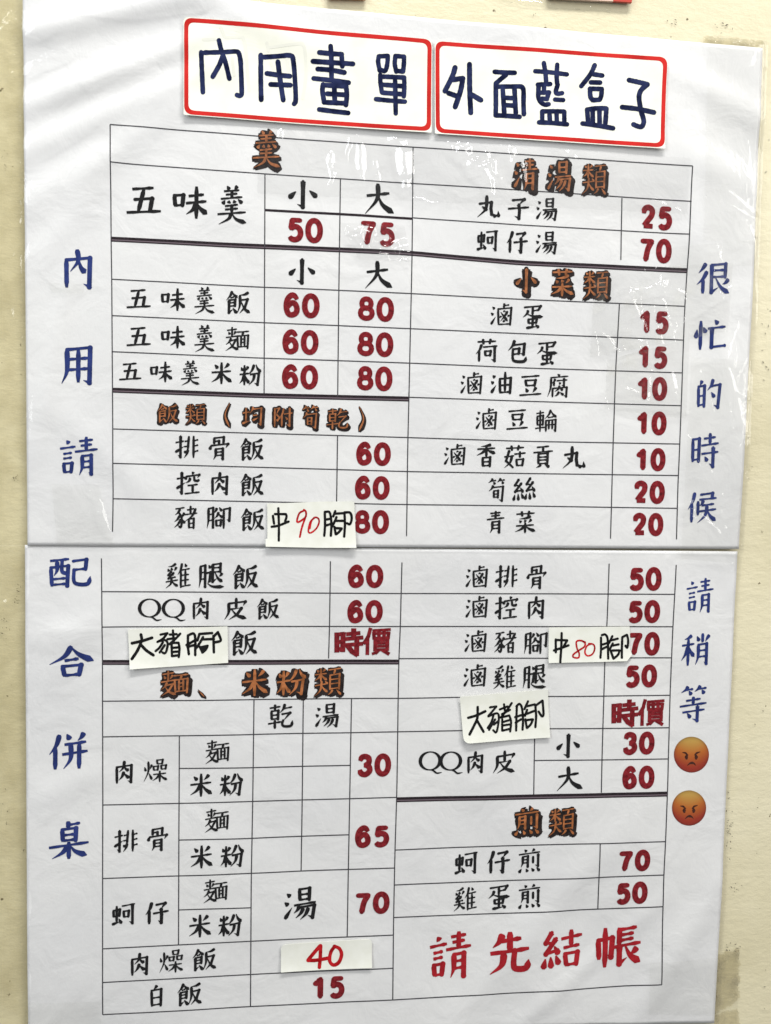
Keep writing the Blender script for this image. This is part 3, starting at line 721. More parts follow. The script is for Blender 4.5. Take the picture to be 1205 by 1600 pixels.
for a in [('60', 570, 899.6, 52, 35), ('60', 569.3, 954.7, 52, 35), ('50', 1004.8, 903.6, 49, 35), ('50', 1003, 954.4, 48, 34), ('70', 1003.5, 1004.8, 47, 35), ('50', 999, 1055, 48, 34),
          ('30', 995, 1159.5, 48, 34), ('60', 994.5, 1212.5, 48, 34), ('30', 583.5, 1194, 50, 35), ('65', 581, 1304.6, 51, 34), ('70', 581, 1408.5, 50, 34), ('15', 512, 1539, 49, 35),
          ('70', 988, 1341.7, 47, 32), ('50', 984, 1392, 47, 33)]: price(lower, lo_s, *a)
for it in [[('時', 544.4, 1003, 41, 39), ('價', 588, 1001, 40, 40)], [('時', 973.6, 1113, 39, 37), ('價', 1014.8, 1111.5, 39, 38)]]:
    words(lower, lo_s, 'market_price_word', RED, it, 1.14, bold=True, label='dark red words for market price')

def heading(root, surf, items, ow=1.3, off=(1.6, 2.2)):
    S = Strips()
    for ch, cx, cy, w_, h_ in items: S.char(ch, cx, cy, w_, h_, ow * (.84 if len(strokes(ch)) > 4 else .74))
    o = S.build('section_heading', ORANGE, root, .00040, surf)
    B = Strips()
    for ch, cx, cy, w_, h_ in items:
        for dx, dy in ((-.3, -.3), (-off[0] * .5, off[1]), (off[0], off[1]), (off[0] * 1.8, off[1] * 1.5)):
            B.char(ch, cx, cy, w_, h_, (ow * 2.25 + .25) * (.78 if len(strokes(ch)) < 5 else 1), dx=dx, dy=dy)
    c = B.build('heading_outline', BROWN, root, .00010, surf)
    c.parent = o
    return o
heading(upper, up_s, [('羹', 416, 236, 46, 58)], 1.15)
heading(upper, up_s, [('清', 819, 275, 38, 48), ('湯', 871, 279, 38, 46), ('類', 925, 283, 38, 46)], 1.15)
heading(upper, up_s, [('小', 820, 441, 36, 36), ('菜', 876, 443, 38, 42), ('類', 928, 447, 40, 42)], 1.25)
heading(upper, up_s, [('飯', 263, 646, 32, 31), ('類', 306, 647.5, 31, 32), ('（', 356, 649, 15, 38), ('均', 394, 650.5, 31, 30), ('附', 441, 652.5, 31, 30), ('筍', 483.5, 652, 27, 35), ('乾', 526, 655, 33, 32), ('）', 563, 655, 15, 38)], 1.0, (1, 1.3))
heading(lower, lo_s, [('麵', 273.5, 1065, 44, 40), ('、', 315, 1081, 12, 14)], 1.2)
heading(lower, lo_s, [('米', 398, 1065, 42, 42), ('粉', 455, 1065, 46, 42), ('類', 512, 1064, 42, 43)], 1.2)
heading(lower, lo_s, [('煎', 821, 1281, 41, 41), ('類', 875, 1281, 40, 41)], 1.2)
for ch, x, y, w_, h_ in [('內', 124, 421.5, 45, 60), ('用', 123.5, 571.6, 49, 59), ('請', 125, 713, 59, 61)]:
    words(upper, up_s, 'notice_character', BLUE, [(ch, x, y, w_, h_)], 1.16, label='large blue brush-style character')
for ch, x, y, w_, h_ in [('很', 1109.5, 437, 52, 47), ('忙', 1105.4, 524.5, 47, 46), ('的', 1101.4, 616.5, 39, 45), ('時', 1097, 704, 43, 52), ('候', 1093, 792, 45, 47)]:
    words(upper, up_s, 'notice_character', BLUE, [(ch, x, y, w_, h_)], 1.12, label='blue brush-style character')
for ch, x, y, w_, h_ in [('配', 110.5, 893.5, 63, 46), ('合', 114, 1031.5, 67, 50), ('併', 108.5, 1171.5, 59, 57), ('桌', 109.5, 1309, 60, 60)]:
    words(lower, lo_s, 'notice_character', BLUE, [(ch, x, y, w_, h_)], 1.16, label='large blue brush-style character')
for ch, x, y, w_, h_ in [('請', 1090.5, 929.5, 44, 52), ('稍', 1083.5, 1014, 45, 49), ('等', 1080.5, 1098, 44, 54)]:
    words(lower, lo_s, 'notice_character', BLUE, [(ch, x, y, w_, h_)], 1.12, label='blue brush-style character')
for ch, x, y, w_, h_ in [('請', 702.7, 1489, 65, 71), ('先', 794, 1483, 62, 62), ('結', 876.5, 1479.5, 61, 58), ('帳', 964.5, 1475, 68, 60)]:
    words(lower, lo_s, 'notice_character', BRED, [(ch, x, y, w_, h_)], 1.4, label='large red brush-style character')

# printed angry faces
FACE = bpy.data.materials.new('orange_face_print'); FACE.use_nodes = True
fb = FACE.node_tree.nodes['Principled BSDF']; fb.inputs['Roughness'].default_value = .45
fa = N(FACE, 'ShaderNodeAttribute', attribute_name='print'); L(FACE, fa, 'Color', fb, 'Base Color')
FDARK = ink('face_feature_ink', (.05, .012, .006), .2)
def face(cx, cy, r, tilt):
    V, F, Cc = [(cx, cy)], [], []
    rings, m = 9, 40
    for k in range(1, rings + 1):
        for a in range(m):
            t = a * 2 * math.pi / m; V.append((cx + r * k / rings * math.cos(t), cy + 1.02 * r * k / rings * math.sin(t)))
    for a in range(m): F.append((0, 1 + (a + 1) % m, 1 + a))
    for k in range(rings - 1):
        for a in range(m):
            i, j = 1 + k * m + a, 1 + k * m + (a + 1) % m; F.append((i, j, j + m, i + m))
    P = np.array(V); q = plane(P)
    o = link('angry_face', np.stack([q[:, 0], lo_s(q) + .00012, q[:, 1]], 1), flipf(F), FACE, lower, False, 'round orange angry face print')
    # the print's own colours: amber forehead to brick-red chin, darker rim
    ca = o.data.color_attributes.new('print', 'FLOAT_COLOR', 'POINT')
    for i, (x, y) in enumerate(V):
        dx, dy = (x - cx) / r, (y - cy) / r
        t = min(1, max(0, (dy + .75 + .5 * abs(dx) ** 2) / 1.5)); e = max(0, (math.hypot(dx, dy) - .86) / .14)
        a, b_, c = np.array((.52, .31, .065)), np.array((.46, .125, .012)), np.array((.30, .022, .006))
        col = a + (b_ - a) * min(1, t * 2) if t < .5 else b_ + (c - b_) * (t - .5) * 2
        col = col * (1 - .4 * e); ca.data[i].color = (*col, 1)
    def part(name, lines):
        for ln, w_ in lines:
            S = Strips(); C = smooth([(cx + x * r, cy + y * r) for x, y in ln], 8)
            S.strip(C, np.interp(np.linspace(0, 1, len(C)), [0, .5, 1], [w_[0], w_[1], w_[2]]))
            c = S.build(name, FDARK, lower, .00018, lo_s); c.parent = o
    part('eyebrow', [([(-.52, -.12), (-.34, -.09), (-.2, .06)], (1.2, 3.0, 2.2)), ([(.5, -.16), (.30, -.09), (.18, .05)], (1.2, 3.0, 2.2))])
    part('eye', [([(-.27, .02), (-.29, .14), (-.27, .28)], (2.5, 5.5, 2.5)), ([(.25, .02), (.27, .14), (.25, .28)], (2.5, 5.5, 2.5))])
    part('mouth', [([(-.24, .62), (-.1, .50), (.03, .47), (.15, .51), (.24, .62)], (.8, 4.2, .8))])
face(1077.8, 1177.3, 27.3, 0); face(1073.6, 1260, 26.8, 0)

# ------------------------------------------------------------------ paper labels stuck on the menu
def rpoly(c, r, n=6):
    """quad corners with rounding radii"""
    out = []
    c = [np.array(p, float) for p in c]; m = len(c)
    for i in range(m):
        rr = r[i] if isinstance(r, (list, tuple)) else r
        if rr <= 0: out.append(c[i]); continue
        a = c[i] + (c[i - 1] - c[i]) / np.hypot(*(c[i - 1] - c[i])) * rr
        b = c[i] + (c[(i + 1) % m] - c[i]) / np.hypot(*(c[(i + 1) % m] - c[i])) * rr
        for k in range(n + 1):
            t = k / n; out.append((1 - t) ** 2 * a + 2 * t * (1 - t) * c[i] + t * t * b)
    return np.array(out)
def label_surf(c4, base, lifts):
    A = plane(c4); T = np.array(A)
    def f(q):
        # inverse bilinear approximated by the projections on the sides
        ux = T[1] - T[0]; uz = T[3] - T[0]
        M = np.array([[ux[0], uz[0]], [ux[1], uz[1]]]); w_ = np.linalg.solve(M, (q - T[0]).T)
        u, v = np.clip(w_[0], -.1, 1.1), np.clip(w_[1], -.1, 1.1)
        h = relief(q) + base
        for a, cu, cv in ((lifts[0], 1 - u, 1 - v), (lifts[1], u, 1 - v), (lifts[2], u, v), (lifts[3], 1 - u, v)):
            h = h + .8 * a * np.clip(cu, 0, 1.1) ** 2 * np.clip(cv, 0, 1.1) ** 4
        return h
    return f
def sticker(name, outline, c4, m, lifts, base, label, group=None):
    root = empty(name, tuple(np.mean(c4, 0)), label, 'label', group)
    f = label_surf(c4, base, lifts)
    O = resample(outline, 3.0); n = len(O); c = O.mean(0); rings = 14
    P = [c]
    for k in range(1, rings + 1): P.extend(c + (O - c) * k / rings)
    P = np.array(P); q = plane(P); z = f(q)
    V = np.stack([q[:, 0], z, q[:, 1]], 1).tolist(); F = []
    for a in range(n): F.append((0, 1 + a, 1 + (a + 1) % n))
    for k in range(rings - 1):
        for a in range(n): i, j = 1 + k * n + a, 1 + k * n + (a + 1) % n; F.append((i, i + n, j + n, j))
    b = len(V); e0 = 1 + (rings - 1) * n
    for a in range(n): V.append((V[e0 + a][0], V[e0 + a][1] - .00022, V[e0 + a][2]))
    for a in range(n): F.append((e0 + a, b + a, b + (a + 1) % n, e0 + (a + 1) % n))
    A = np.array(V)[[F[5][0], F[5][1], F[5][2]]]
    s_ = (A[1][0] - A[0][0]) * (A[2][2] - A[0][2]) - (A[1][2] - A[0][2]) * (A[2][0] - A[0][0])
    if s_ < 0: F = flipf(F)
    link('label_paper', V, F, m, root, False)
    return root, f
def pen(root, f, m, z, lines, w, name='handwritten_character', seed=1, h=.00010, label=None):
    """z = (x offset, y offset, zoom): pen lines measured on an enlargement"""
    S = Strips(); rnd = random.Random(seed)
    for ln in lines: S.marker([(z[0] + x / z[2], z[1] + y / z[2]) for x, y in ln], w * (1.20 if w > 5.5 else 1.02), False, 16, .05, rnd)
    return S.build(name, m, root, h, f, label)
def border(root, f, c4, r, w):
    A = rpoly(c4, r, 8); cc = [np.array(p, float) for p in c4]; m = 4
    ins = []
    for i in range(4):
        p, a, b = cc[i], cc[i - 1], cc[(i + 1) % 4]
        ins.append(p + (a - p) / np.hypot(*(a - p)) * w + (b - p) / np.hypot(*(b - p)) * w)
    B = rpoly(ins, max(2, r - w * .5), 8)
    P, F = [], []
    n = len(A)
    for i in range(n):
        a0, a1, b0, b1 = A[i], A[(i + 1) % n], B[i], B[(i + 1) % n]
        k = max(1, int(np.hypot(*(a1 - a0)) / 5))
        for j in range(k): P.append((a0 + (a1 - a0) * j / k, b0 + (b1 - b0) * j / k))
    N_ = len(P); X = np.array([p[0] for p in P] + [p[1] for p in P]); q = plane(X)
    V = np.stack([q[:, 0], f(q) + .00006, q[:, 1]], 1)
    F = [(i, N_ + i, N_ + (i + 1) % N_, (i + 1) % N_) for i in range(N_)]
    link('red_border', V, F, BORDER, root)
TOP = .0007 + .0014
C1 = [(287.8, 33.5), (673.5, 66), (672.2, 211.5), (288, 185)]
s1, f1 = sticker('paper_label', rpoly(C1, [8, 12, 2, 2]), C1, CARD, (.0004, .0002, .0010, .0012), TOP, 'long white label with rounded red border and four navy characters, above the soup columns', 'red bordered labels')
border(s1, f1, [(288.8, 34.5), (672.8, 66.5), (671.2, 209.5), (289, 184)], 13, 6.6)
z = (280, 30, 6.025)
pen(s1, f1, MARK, z, [[(212, 350), (218, 500), (228, 720)], [(245, 352), (400, 348), (525, 340)], [(525, 340), (560, 350), (578, 420), (584, 520), (590, 700), (586, 740), (570, 750), (545, 742)], [(378, 240), (400, 330), (440, 450), (475, 590)], [(410, 390), (380, 470), (320, 575)]], 6.2)
pen(s1, f1, MARK, z, [[(768, 370), (768, 600), (772, 785)], [(800, 388), (920, 380), (1045, 372), (1072, 420), (1088, 600), (1095, 780), (1080, 820)], [(928, 430), (950, 600), (978, 785)], [(825, 538), (930, 552), (1040, 562)], [(860, 640), (950, 642), (1045, 645)]], 6.4, seed=2)
z = (480, 30, 6.025)
pen(s1, f1, MARK, z, [[(215, 285), (222, 400), (225, 590)], [(250, 640), (255, 800)], [(110, 345), (220, 355), (320, 360)], [(318, 362), (325, 470)], [(50, 425), (200, 435), (425, 448)], [(95, 495), (220, 505), (345, 528)], [(58, 582), (220, 600), (385, 622)], [(145, 640), (140, 700), (155, 800)], [(150, 645), (355, 655)], [(362, 655), (368, 740), (360, 830)], [(185, 725), (350, 735)], [(155, 805), (260, 810), (355, 815)], [(110, 872), (250, 890), (380, 905)]], 6.4, seed=3)
pen(s1, f1, MARK, z, [[(665, 380), (660, 430), (675, 510)], [(665, 378), (750, 375)], [(750, 378), (745, 450), (725, 512), (680, 502)], [(820, 380), (815, 450), (830, 520)], [(820, 375), (902, 382)], [(902, 382), (900, 450), (893, 520)], [(830, 512), (890, 520)], [(680, 550), (682, 620), (695, 710)], [(680, 565), (800, 570), (903, 575)], [(903, 578), (905, 660), (900, 750)], [(695, 640), (890, 655)], [(700, 715), (880, 730)], [(640, 775), (760, 788), (910, 800)], [(818, 580), (822, 750), (825, 910)]], 6.0, seed=4)
pen(s1, f1, GHOST, (280, 30, 6.025), [[(230, 235), (345, 230)], [(440, 212), (600, 208)], [(602, 210), (625, 300), (640, 480), (658, 700)], [(395, 120), (430, 210)], [(500, 400), (520, 560)]], 4.6, 'show_through_mark', 51, .00005, 'faint mark showing through the label')
pen(s1, f1, GHOST, (280, 30, 6.025), [[(825, 260), (840, 330)], [(850, 300), (1000, 280), (1150, 262)], [(1152, 264), (1180, 330), (1190, 560), (1160, 770)], [(1010, 360), (1030, 560)], [(860, 440), (900, 520)]], 4.6, 'show_through_mark', 52, .00005, 'faint mark showing through the label')
C2 = [(677.5, 67.5), (1037.5, 94), (1032.5, 237.5), (677.5, 213)]
s2, f2 = sticker('paper_label', rpoly(C2, [9, 3, 2, 2]), C2, CARD, (.0003, .0006, .0013, .0010), TOP, 'white label with rounded red border and five navy characters, ending above the clear soup heading', 'red bordered labels')
border(s2, f2, [(678.5, 68.6), (1036.8, 95.5), (1031.8, 236), (678.8, 211.5)], 13, 6.4)
z = (680, 50, 6.025)
pen(s2, f2, MARK, z, [[(175, 360), (150, 440), (80, 580)], [(150, 475), (245, 460)], [(248, 462), (225, 580), (175, 730)], [(115, 600), (185, 625)], [(310, 330), (312, 560), (320, 785)], [(325, 610), (415, 665)]], 6.8, seed=5)
pen(s2, f2, MARK, z, [[(545, 400), (640, 408), (730, 412)], [(650, 430), (600, 470), (555, 510)], [(555, 520), (555, 700), (552, 810)], [(560, 540), (700, 540), (790, 542), (812, 580), (812, 700), (815, 800)], [(620, 570), (632, 790)], [(728, 560), (740, 790)], [(645, 645), (720, 650)], [(645, 715), (730, 720)], [(555, 810), (650, 815), (775, 825)]], 6.2, seed=6)
pen(s2, f2, MARK, z, [[(920, 400), (1050, 410), (1215, 430)], [(1000, 325), (1015, 420), (1022, 500)], [(1125, 340), (1120, 450), (1125, 520)], [(945, 525), (1060, 520)], [(952, 530), (950, 640), (975, 690), (1010, 712), (1045, 708)], [(1003, 530), (1002, 595)], [(965, 600), (1050, 598)], [(1045, 605), (1035, 640)], [(985, 655), (1030, 660)], [(1130, 525), (1112, 590), (1130, 610), (1170, 605)], [(1105, 665), (1180, 670)], [(985, 775), (985, 860)], [(985, 775), (1100, 775), (1188, 778)], [(1190, 780), (1190, 870)], [(1052, 790), (1056, 865)], [(1118, 790), (1120, 870)], [(955, 878), (1080, 885), (1215, 898)]], 6.0, seed=7)
z = (850, 60, 6.025)
pen(s2, f2, MARK, z, [[(450, 285), (410, 370), (325, 480)], [(440, 370), (520, 382)], [(415, 445), (500, 448)], [(405, 505), (410, 580), (430, 610)], [(430, 612), (495, 608)], [(497, 605), (510, 570), (515, 508)], [(405, 505), (510, 508)], [(378, 700), (388, 825)], [(380, 700), (470, 688), (555, 690)], [(558, 692), (548, 830)], [(430, 700), (432, 830)], [(492, 700), (495, 835)], [(335, 830), (480, 850), (620, 875)]], 6.2, seed=8)
pen(s2, f2, MARK, z, [[(770, 425), (860, 445), (940, 465)], [(940, 468), (885, 515), (862, 580), (878, 700), (905, 800), (897, 845), (880, 862), (850, 858), (810, 840)], [(705, 678), (850, 695), (1000, 728)]], 6.6, seed=9)

LT = .0010
def small(c4, out, m, lifts, base, label, group='small paper labels over old entries'):
    return sticker('paper_label', out, c4, m, lifts, base, label, group)
C3 = [(417, 786), (553, 783), (555, 854.6), (416, 853)]
s3, f3 = small(C3, [(417.5, 786.8), (500, 783.3), (552, 783), (555, 854.6), (500, 854.8), (415, 853), (414.7, 841.6), (417.7, 841.6)], CARD2, (0, .0003, .0014, .0014), .0007 + LT, 'small label with black characters around a red handwritten 90, lowest on the upper sheet')
z = (410, 770, 8.033)
pen(s3, f3, PEN, z, [[(130, 285), (145, 380)], [(155, 262), (290, 262)], [(292, 264), (300, 295), (283, 350)], [(115, 420), (200, 405), (325, 355)], [(198, 190), (205, 400), (203, 590)]], 3.7, seed=11)
pen(s3, f3, REDPEN, z, [[(525, 215), (460, 250), (430, 340), (445, 362), (500, 330), (540, 290), (540, 230), (515, 208)], [(535, 300), (490, 430), (465, 545)]], 2.9, 'handwritten_digit', 12)
pen(s3, f3, REDPEN, z, [[(650, 305), (595, 360), (570, 470), (600, 495), (670, 440), (705, 360), (690, 312), (645, 305), (605, 360), (590, 440)]], 2.6, 'handwritten_digit', 13)
pen(s3, f3, PEN, z, [[(775, 240), (778, 400), (768, 530)], [(775, 235), (830, 235), (850, 300), (858, 400), (850, 530)], [(785, 330), (845, 320)], [(780, 405), (850, 385)], [(905, 225), (880, 290)], [(895, 257), (1005, 250)], [(920, 300), (900, 350), (862, 420)], [(910, 345), (1010, 345)], [(895, 420), (910, 510)], [(905, 435), (985, 440)], [(985, 442), (950, 485), (915, 512)], [(1020, 240), (1025, 400), (1015, 540)], [(1030, 240), (1090, 245), (1110, 310), (1090, 385), (1050, 375)]], 3.8, seed=14)
C4 = [(201.3, 982), (355.8, 977.4), (356.8, 1033.7), (204.6, 1043)]
s4, f4 = small(C4, C4, CARD2, (.0004, .0002, .0008, .0022), LT, 'label with three black handwritten characters just above the orange noodle heading')
z = (195, 965, 7.088)
pen(s4, f4, PEN, z, [[(90, 270), (200, 245), (310, 210)], [(188, 175), (195, 240), (150, 350), (90, 440)], [(190, 290), (250, 350), (325, 400)]], 4.6, seed=15)
pen(s4, f4, PEN, z, [[(405, 175), (480, 160)], [(470, 172), (430, 220), (370, 255)], [(380, 250), (450, 235), (482, 270), (470, 350), (450, 380), (425, 370)], [(430, 260), (390, 320), (350, 355)], [(450, 290), (395, 370)], [(540, 130), (545, 210)], [(505, 175), (580, 170)], [(480, 225), (560, 215)], [(620, 165), (560, 230), (500, 280)], [(525, 275), (530, 410)], [(530, 265), (600, 265)], [(602, 266), (612, 330), (605, 420)], [(535, 320), (600, 315)], [(535, 365), (600, 360)], [(535, 410), (600, 400)]], 3.7, seed=16)
pen(s4, f4, PEN, z, [[(705, 185), (705, 300), (715, 390)], [(705, 185), (765, 165), (785, 220), (785, 400)], [(690, 290), (780, 240)], [(700, 310), (780, 290)], [(830, 175), (810, 240)], [(830, 170), (970, 160)], [(870, 205), (840, 260), (800, 320)], [(860, 230), (990, 225)], [(835, 310), (865, 370)], [(850, 315), (920, 300)], [(920, 302), (900, 340), (865, 372)], [(860, 335), (900, 325)], [(985, 190), (990, 370)], [(990, 195), (1035, 150)], [(1035, 152), (1065, 240), (1000, 262)]], 4.0, seed=17)
C5 = [(855, 978.8), (980.4, 977.5), (984, 1030), (854, 1033.8)]
s5, f5 = small(C5, [(855, 978.8), (980.4, 977.5), (981.5, 998), (980, 1008), (984, 1021.4), (976, 1031), (930, 1032.5), (854, 1033.8)], CARD2, (.0003, .0002, .0012, .0010), LT, 'small label with black characters around a red handwritten 80, touching the printed 70')
z = (845, 965, 7.088)
pen(s5, f5, PEN, z, [[(145, 230), (145, 370)], [(150, 235), (270, 240)], [(270, 242), (235, 300)], [(125, 350), (200, 325), (285, 295)], [(210, 160), (205, 320), (192, 480)]], 3.7, seed=18)
pen(s5, f5, REDPEN, z, [[(470, 262), (420, 242), (372, 255), (380, 330), (402, 380), (395, 430), (340, 425), (338, 395), (400, 350), (460, 310), (468, 270), (440, 248)]], 2.7, 'handwritten_digit', 19)
pen(s5, f5, REDPEN, z, [[(535, 280), (490, 300), (465, 370), (495, 410), (550, 390), (575, 330), (560, 285), (510, 275)]], 2.5, 'handwritten_digit', 20)
pen(s5, f5, PEN, z, [[(645, 210), (645, 330), (637, 430)], [(655, 182), (695, 178), (720, 240), (722, 440)], [(650, 290), (715, 270)], [(650, 340), (710, 310)], [(770, 195), (735, 270)], [(760, 240), (830, 222)], [(775, 275), (740, 340)], [(765, 300), (840, 285)], [(750, 350), (780, 440)], [(780, 440), (830, 400), (850, 350)], [(770, 352), (848, 350)], [(880, 205), (875, 330), (872, 430)], [(880, 205), (930, 180)], [(932, 182), (945, 240), (935, 320), (915, 300)]], 3.6, seed=21)
C6 = [(716.6, 1086.6), (853.4, 1075.3), (856.7, 1149.7), (720, 1158.5)]
s6, f6 = small(C6, rpoly([(716.6, 1086.6), (853.4, 1075.3), (856.7, 1149.7), (722, 1158.5)], [0, 0, 0, 11]), CARD2, (.0012, .0006, .0010, .0026), LT, 'tilted label with three black handwritten characters and one rounded corner')
z = (710, 1070, 7.531)
pen(s6, f6, PEN, z, [[(148, 370), (250, 340), (350, 295)], [(260, 245), (255, 370), (220, 450), (160, 560)], [(250, 400), (290, 470), (325, 530)]], 4.0, seed=22)
pen(s6, f6, PEN, z, [[(405, 250), (480, 240)], [(480, 242), (430, 300), (385, 350)], [(385, 355), (480, 320), (508, 350), (500, 450), (475, 540), (440, 515)], [(450, 330), (420, 420), (375, 488)], [(465, 390), (390, 510)], [(500, 410), (450, 450)], [(570, 215), (580, 290)], [(520, 275), (610, 240)], [(660, 200), (600, 290), (530, 370)], [(545, 330), (640, 280)], [(548, 390), (545, 520)], [(550, 365), (630, 345)], [(632, 345), (652, 420), (640, 530)], [(560, 420), (630, 400)], [(560, 460), (630, 450)], [(550, 520), (640, 500)]], 3.4, seed=23)
pen(s6, f6, PEN, z, [[(720, 240), (715, 370), (710, 520)], [(715, 240), (750, 210), (780, 260), (792, 400), (785, 510)], [(700, 365), (780, 340)], [(705, 430), (770, 390)], [(850, 180), (810, 270)], [(830, 240), (930, 215)], [(840, 280), (815, 350)], [(800, 340), (930, 290)], [(820, 390), (835, 490)], [(830, 400), (905, 390)], [(908, 392), (880, 450), (840, 490)], [(935, 220), (945, 350), (935, 480)], [(940, 230), (1018, 170)], [(1020, 172), (1028, 270), (1030, 335), (1012, 355), (975, 300)]], 3.6, seed=24)
C7 = [(439, 1471.5), (580, 1462.5), (580, 1506.4), (438.7, 1514)]
s7, f7 = small(C7, rpoly(C7, [9, 8, 0, 0]), CARD2, (.0004, .0004, .0010, .0012), LT, 'pale strip label with a red handwritten 40, above the printed 15')
z = (430, 1450, 7.088)
pen(s7, f7, REDPEN, z, [[(495, 165), (430, 240), (360, 325)], [(360, 327), (450, 325), (590, 300)], [(500, 165), (495, 300), (485, 400)]], 5.5, 'handwritten_digit', 25)
pen(s7, f7, REDPEN, z, [[(655, 170), (612, 235), (598, 330), (640, 375), (700, 345), (730, 260), (705, 195), (650, 170)]], 5.4, 'handwritten_digit', 26)

# ------------------------------------------------------------------ clear tape
def tape(c4, m, label, base=.0022, amp=.0006, creases=(), seed=1, cell=2.2, name='clear_tape', sc=.010, onwall=False, jag=0, cat='tape'):
    """base: height over the paper; creases: (a, b, half width, height) in picture units / m"""
    c = [np.array(p, float) for p in c4]
    nx = int(max(np.hypot(*(c[1] - c[0])), np.hypot(*(c[2] - c[3]))) / cell) + 2; ny = int(max(np.hypot(*(c[3] - c[0])), np.hypot(*(c[2] - c[1]))) / cell) + 2
    nx, ny = min(nx, 320), min(ny, 420)
    P, F, u, v = quadgrid(c4, nx, ny)
    if jag:
        P[:, 1] += np.where((v < .001), jag * vnoise(P[:, 0] / 4, P[:, 1] * 0, seed), 0) + np.where(v > .999, jag * vnoise(P[:, 0] / 4, P[:, 1] * 0 + 3, seed), 0)
        P[:, 0] += np.where((u < .001) | (u > .999), jag * vnoise(P[:, 1] / 3, P[:, 0] * 0, seed + 4), 0)
    q = plane(P); x, z_ = q[:, 0], q[:, 1]
    ins = inside(P) if not onwall else np.zeros(len(P))
    h = (relief(q) + base) * ins + .0010 * (1 - ins)
    a1 = vnoise((x + .3 * z_) / sc, (z_ - .4 * x) / (sc * 2.2), seed); a2 = vnoise((x - .6 * z_) / (sc * 1.7), (z_ + .5 * x) / sc, seed + 9)
    msk = np.clip(vnoise(x / .03, z_ / .03, seed + 3) * 3 + .55, 0, 1)
    h = h + amp * (np.clip(.10 - np.abs(a1), 0, 1) / .10 + .8 * np.clip(.08 - np.abs(a2), 0, 1) / .08) * msk * .5
    h = fold(q, h, creases, seed)
    V = np.stack([x, h, z_], 1)
    o = link(name, V, flipf(F), m, None, True); tag(o, label, cat, 'clear tape holding up the menu'); return o
tape([(404, 203), (1072, 252), (1068, 338), (402, 306)], CREASE, 'long wrinkled clear tape running under both red bordered labels', .0026, .00022,
     [((553, 208), (566, 290), 10, 0), ((549, 208), (541, 262), 7, 0), ((612, 210), (640, 300), 17, 0), ((436, 204), (439, 226), 7, 0), ((519, 238), (515, 300), 8, 0), ((712, 226), (768, 312), 18, 0),
      ((730, 224), (782, 232), 6, 0), ((688, 218), (704, 244), 6, 0), ((754, 236), (778, 290), 9, 0), ((788, 232), (816, 292), 11, 0), ((806, 222), (852, 238), 6, 0), ((856, 228), (905, 256), 5, 0),
      ((580, 250), (590, 290), 6, 0), ((628, 312), (690, 320), 5, 0), ((975, 300), (1060, 335), 5, 0)], 31)
tape([(528, 352), (630, 356), (640, 412), (560, 410)], CREASE, 'small crumpled clear tape over the printed 75', .0028, .0022, [((560, 360), (612, 385), 4, .0012), ((585, 395), (640, 372), 4, .0010)], 32, 1.4, sc=.004)
tape([(1099, 56), (1195, 62), (1185, 384), (1092, 380)], TAPE, 'vertical clear tape folded over the upper right corner of the menu', .0030, .0004, [((1125, 300), (1190, 350), 4, .0010), ((1115, 318), (1180, 350), 3, .0007), ((1108, 62), (1190, 74), 5, .0012)], 33, jag=5)
tape([(925, 424), (1138, 414), (1130, 520), (918, 560)], CRUMP, 'crumpled clear tape crossing the small dishes heading and the printed 15', .0026, .0009,
     [((960, 470), (1040, 440), 6, .0018), ((975, 448), (1003, 520), 5, .0016), ((1010, 440), (1068, 462), 5, .0014), ((1070, 492), (1160, 440), 5, .0016), ((940, 560), (1000, 530), 4, .0012), ((935, 520), (968, 560), 7, .0018), ((1025, 545), (1000, 600), 4, .0012)], 34, 1.8, sc=.009)
tape([(945, 564), (1072, 530), (1066, 655), (940, 640)], CRUMP, 'crumpled clear tape over two printed 10 prices', .0026, .0009, [((958, 600), (1005, 620), 5, .0016), ((1010, 575), (1003, 640), 4, .0016), ((1042, 580), (1050, 620), 4, .0012)], 35, 1.8, sc=.007)
tape([(1074, 560), (1170, 566), (1152, 880), (1058, 872)], TAPE, 'long clear tape down the right edge behind the blue characters', .0032, .0008, [((1080, 700), (1160, 640), 4, .0012), ((1060, 735), (1045, 800), 4, .0012), ((1075, 860), (1150, 862), 4, .0014), ((1100, 770), (1150, 690), 4, .0008), ((1070, 780), (1072, 850), 5, .0014), ((1085, 800), (1120, 840), 5, .0012)], 36)
tape([(1040, 390), (1186, 378), (1180, 418), (1042, 424)], TAPE, 'short clear tape beside the printed 70 at the right edge', .0030, .0005, (), 37)
tape([(78, 444), (134, 446), (133, 461), (84, 460)], TAPE, 'tiny clear tape over the foot of the topmost blue character', .0022, .0003, (), 38, 1.5)
tape([(83, 756), (156, 757), (180, 852), (92, 851)], TAPE, 'clear tape patch under the third blue character at the left edge', .0022, .0005, [((146, 760), (175, 835), 8, .0009), ((86, 762), (94, 756), 3, .0006)], 39)
tape([(-30, -20), (36, -20), (43, 852), (-30, 852)], OLDTAPE, 'aged yellowed tape strip beside the upper menu sheet', .0016, .0010, [((-5, 112), (34, 118), 5, .0012), ((20, 85), (36, 90), 4, .0010), ((-5, 60), (30, 20), 8, .0010), ((34, 0), (41, 850), 2, .0006)], 40, 3, sc=.02, onwall=True, name='aged_tape')
tape([(-30, 853), (40, 853), (44, 1660), (-30, 1660)], OLDTAPE, 'aged yellowed tape strip beside the lower menu sheet', .0016, .0012, [((-5, 945), (34, 935), 5, .0018), ((0, 920), (20, 950), 4, .0014), ((5, 962), (32, 940), 4, .0014)], 41, 3, sc=.02, onwall=True, name='aged_tape')
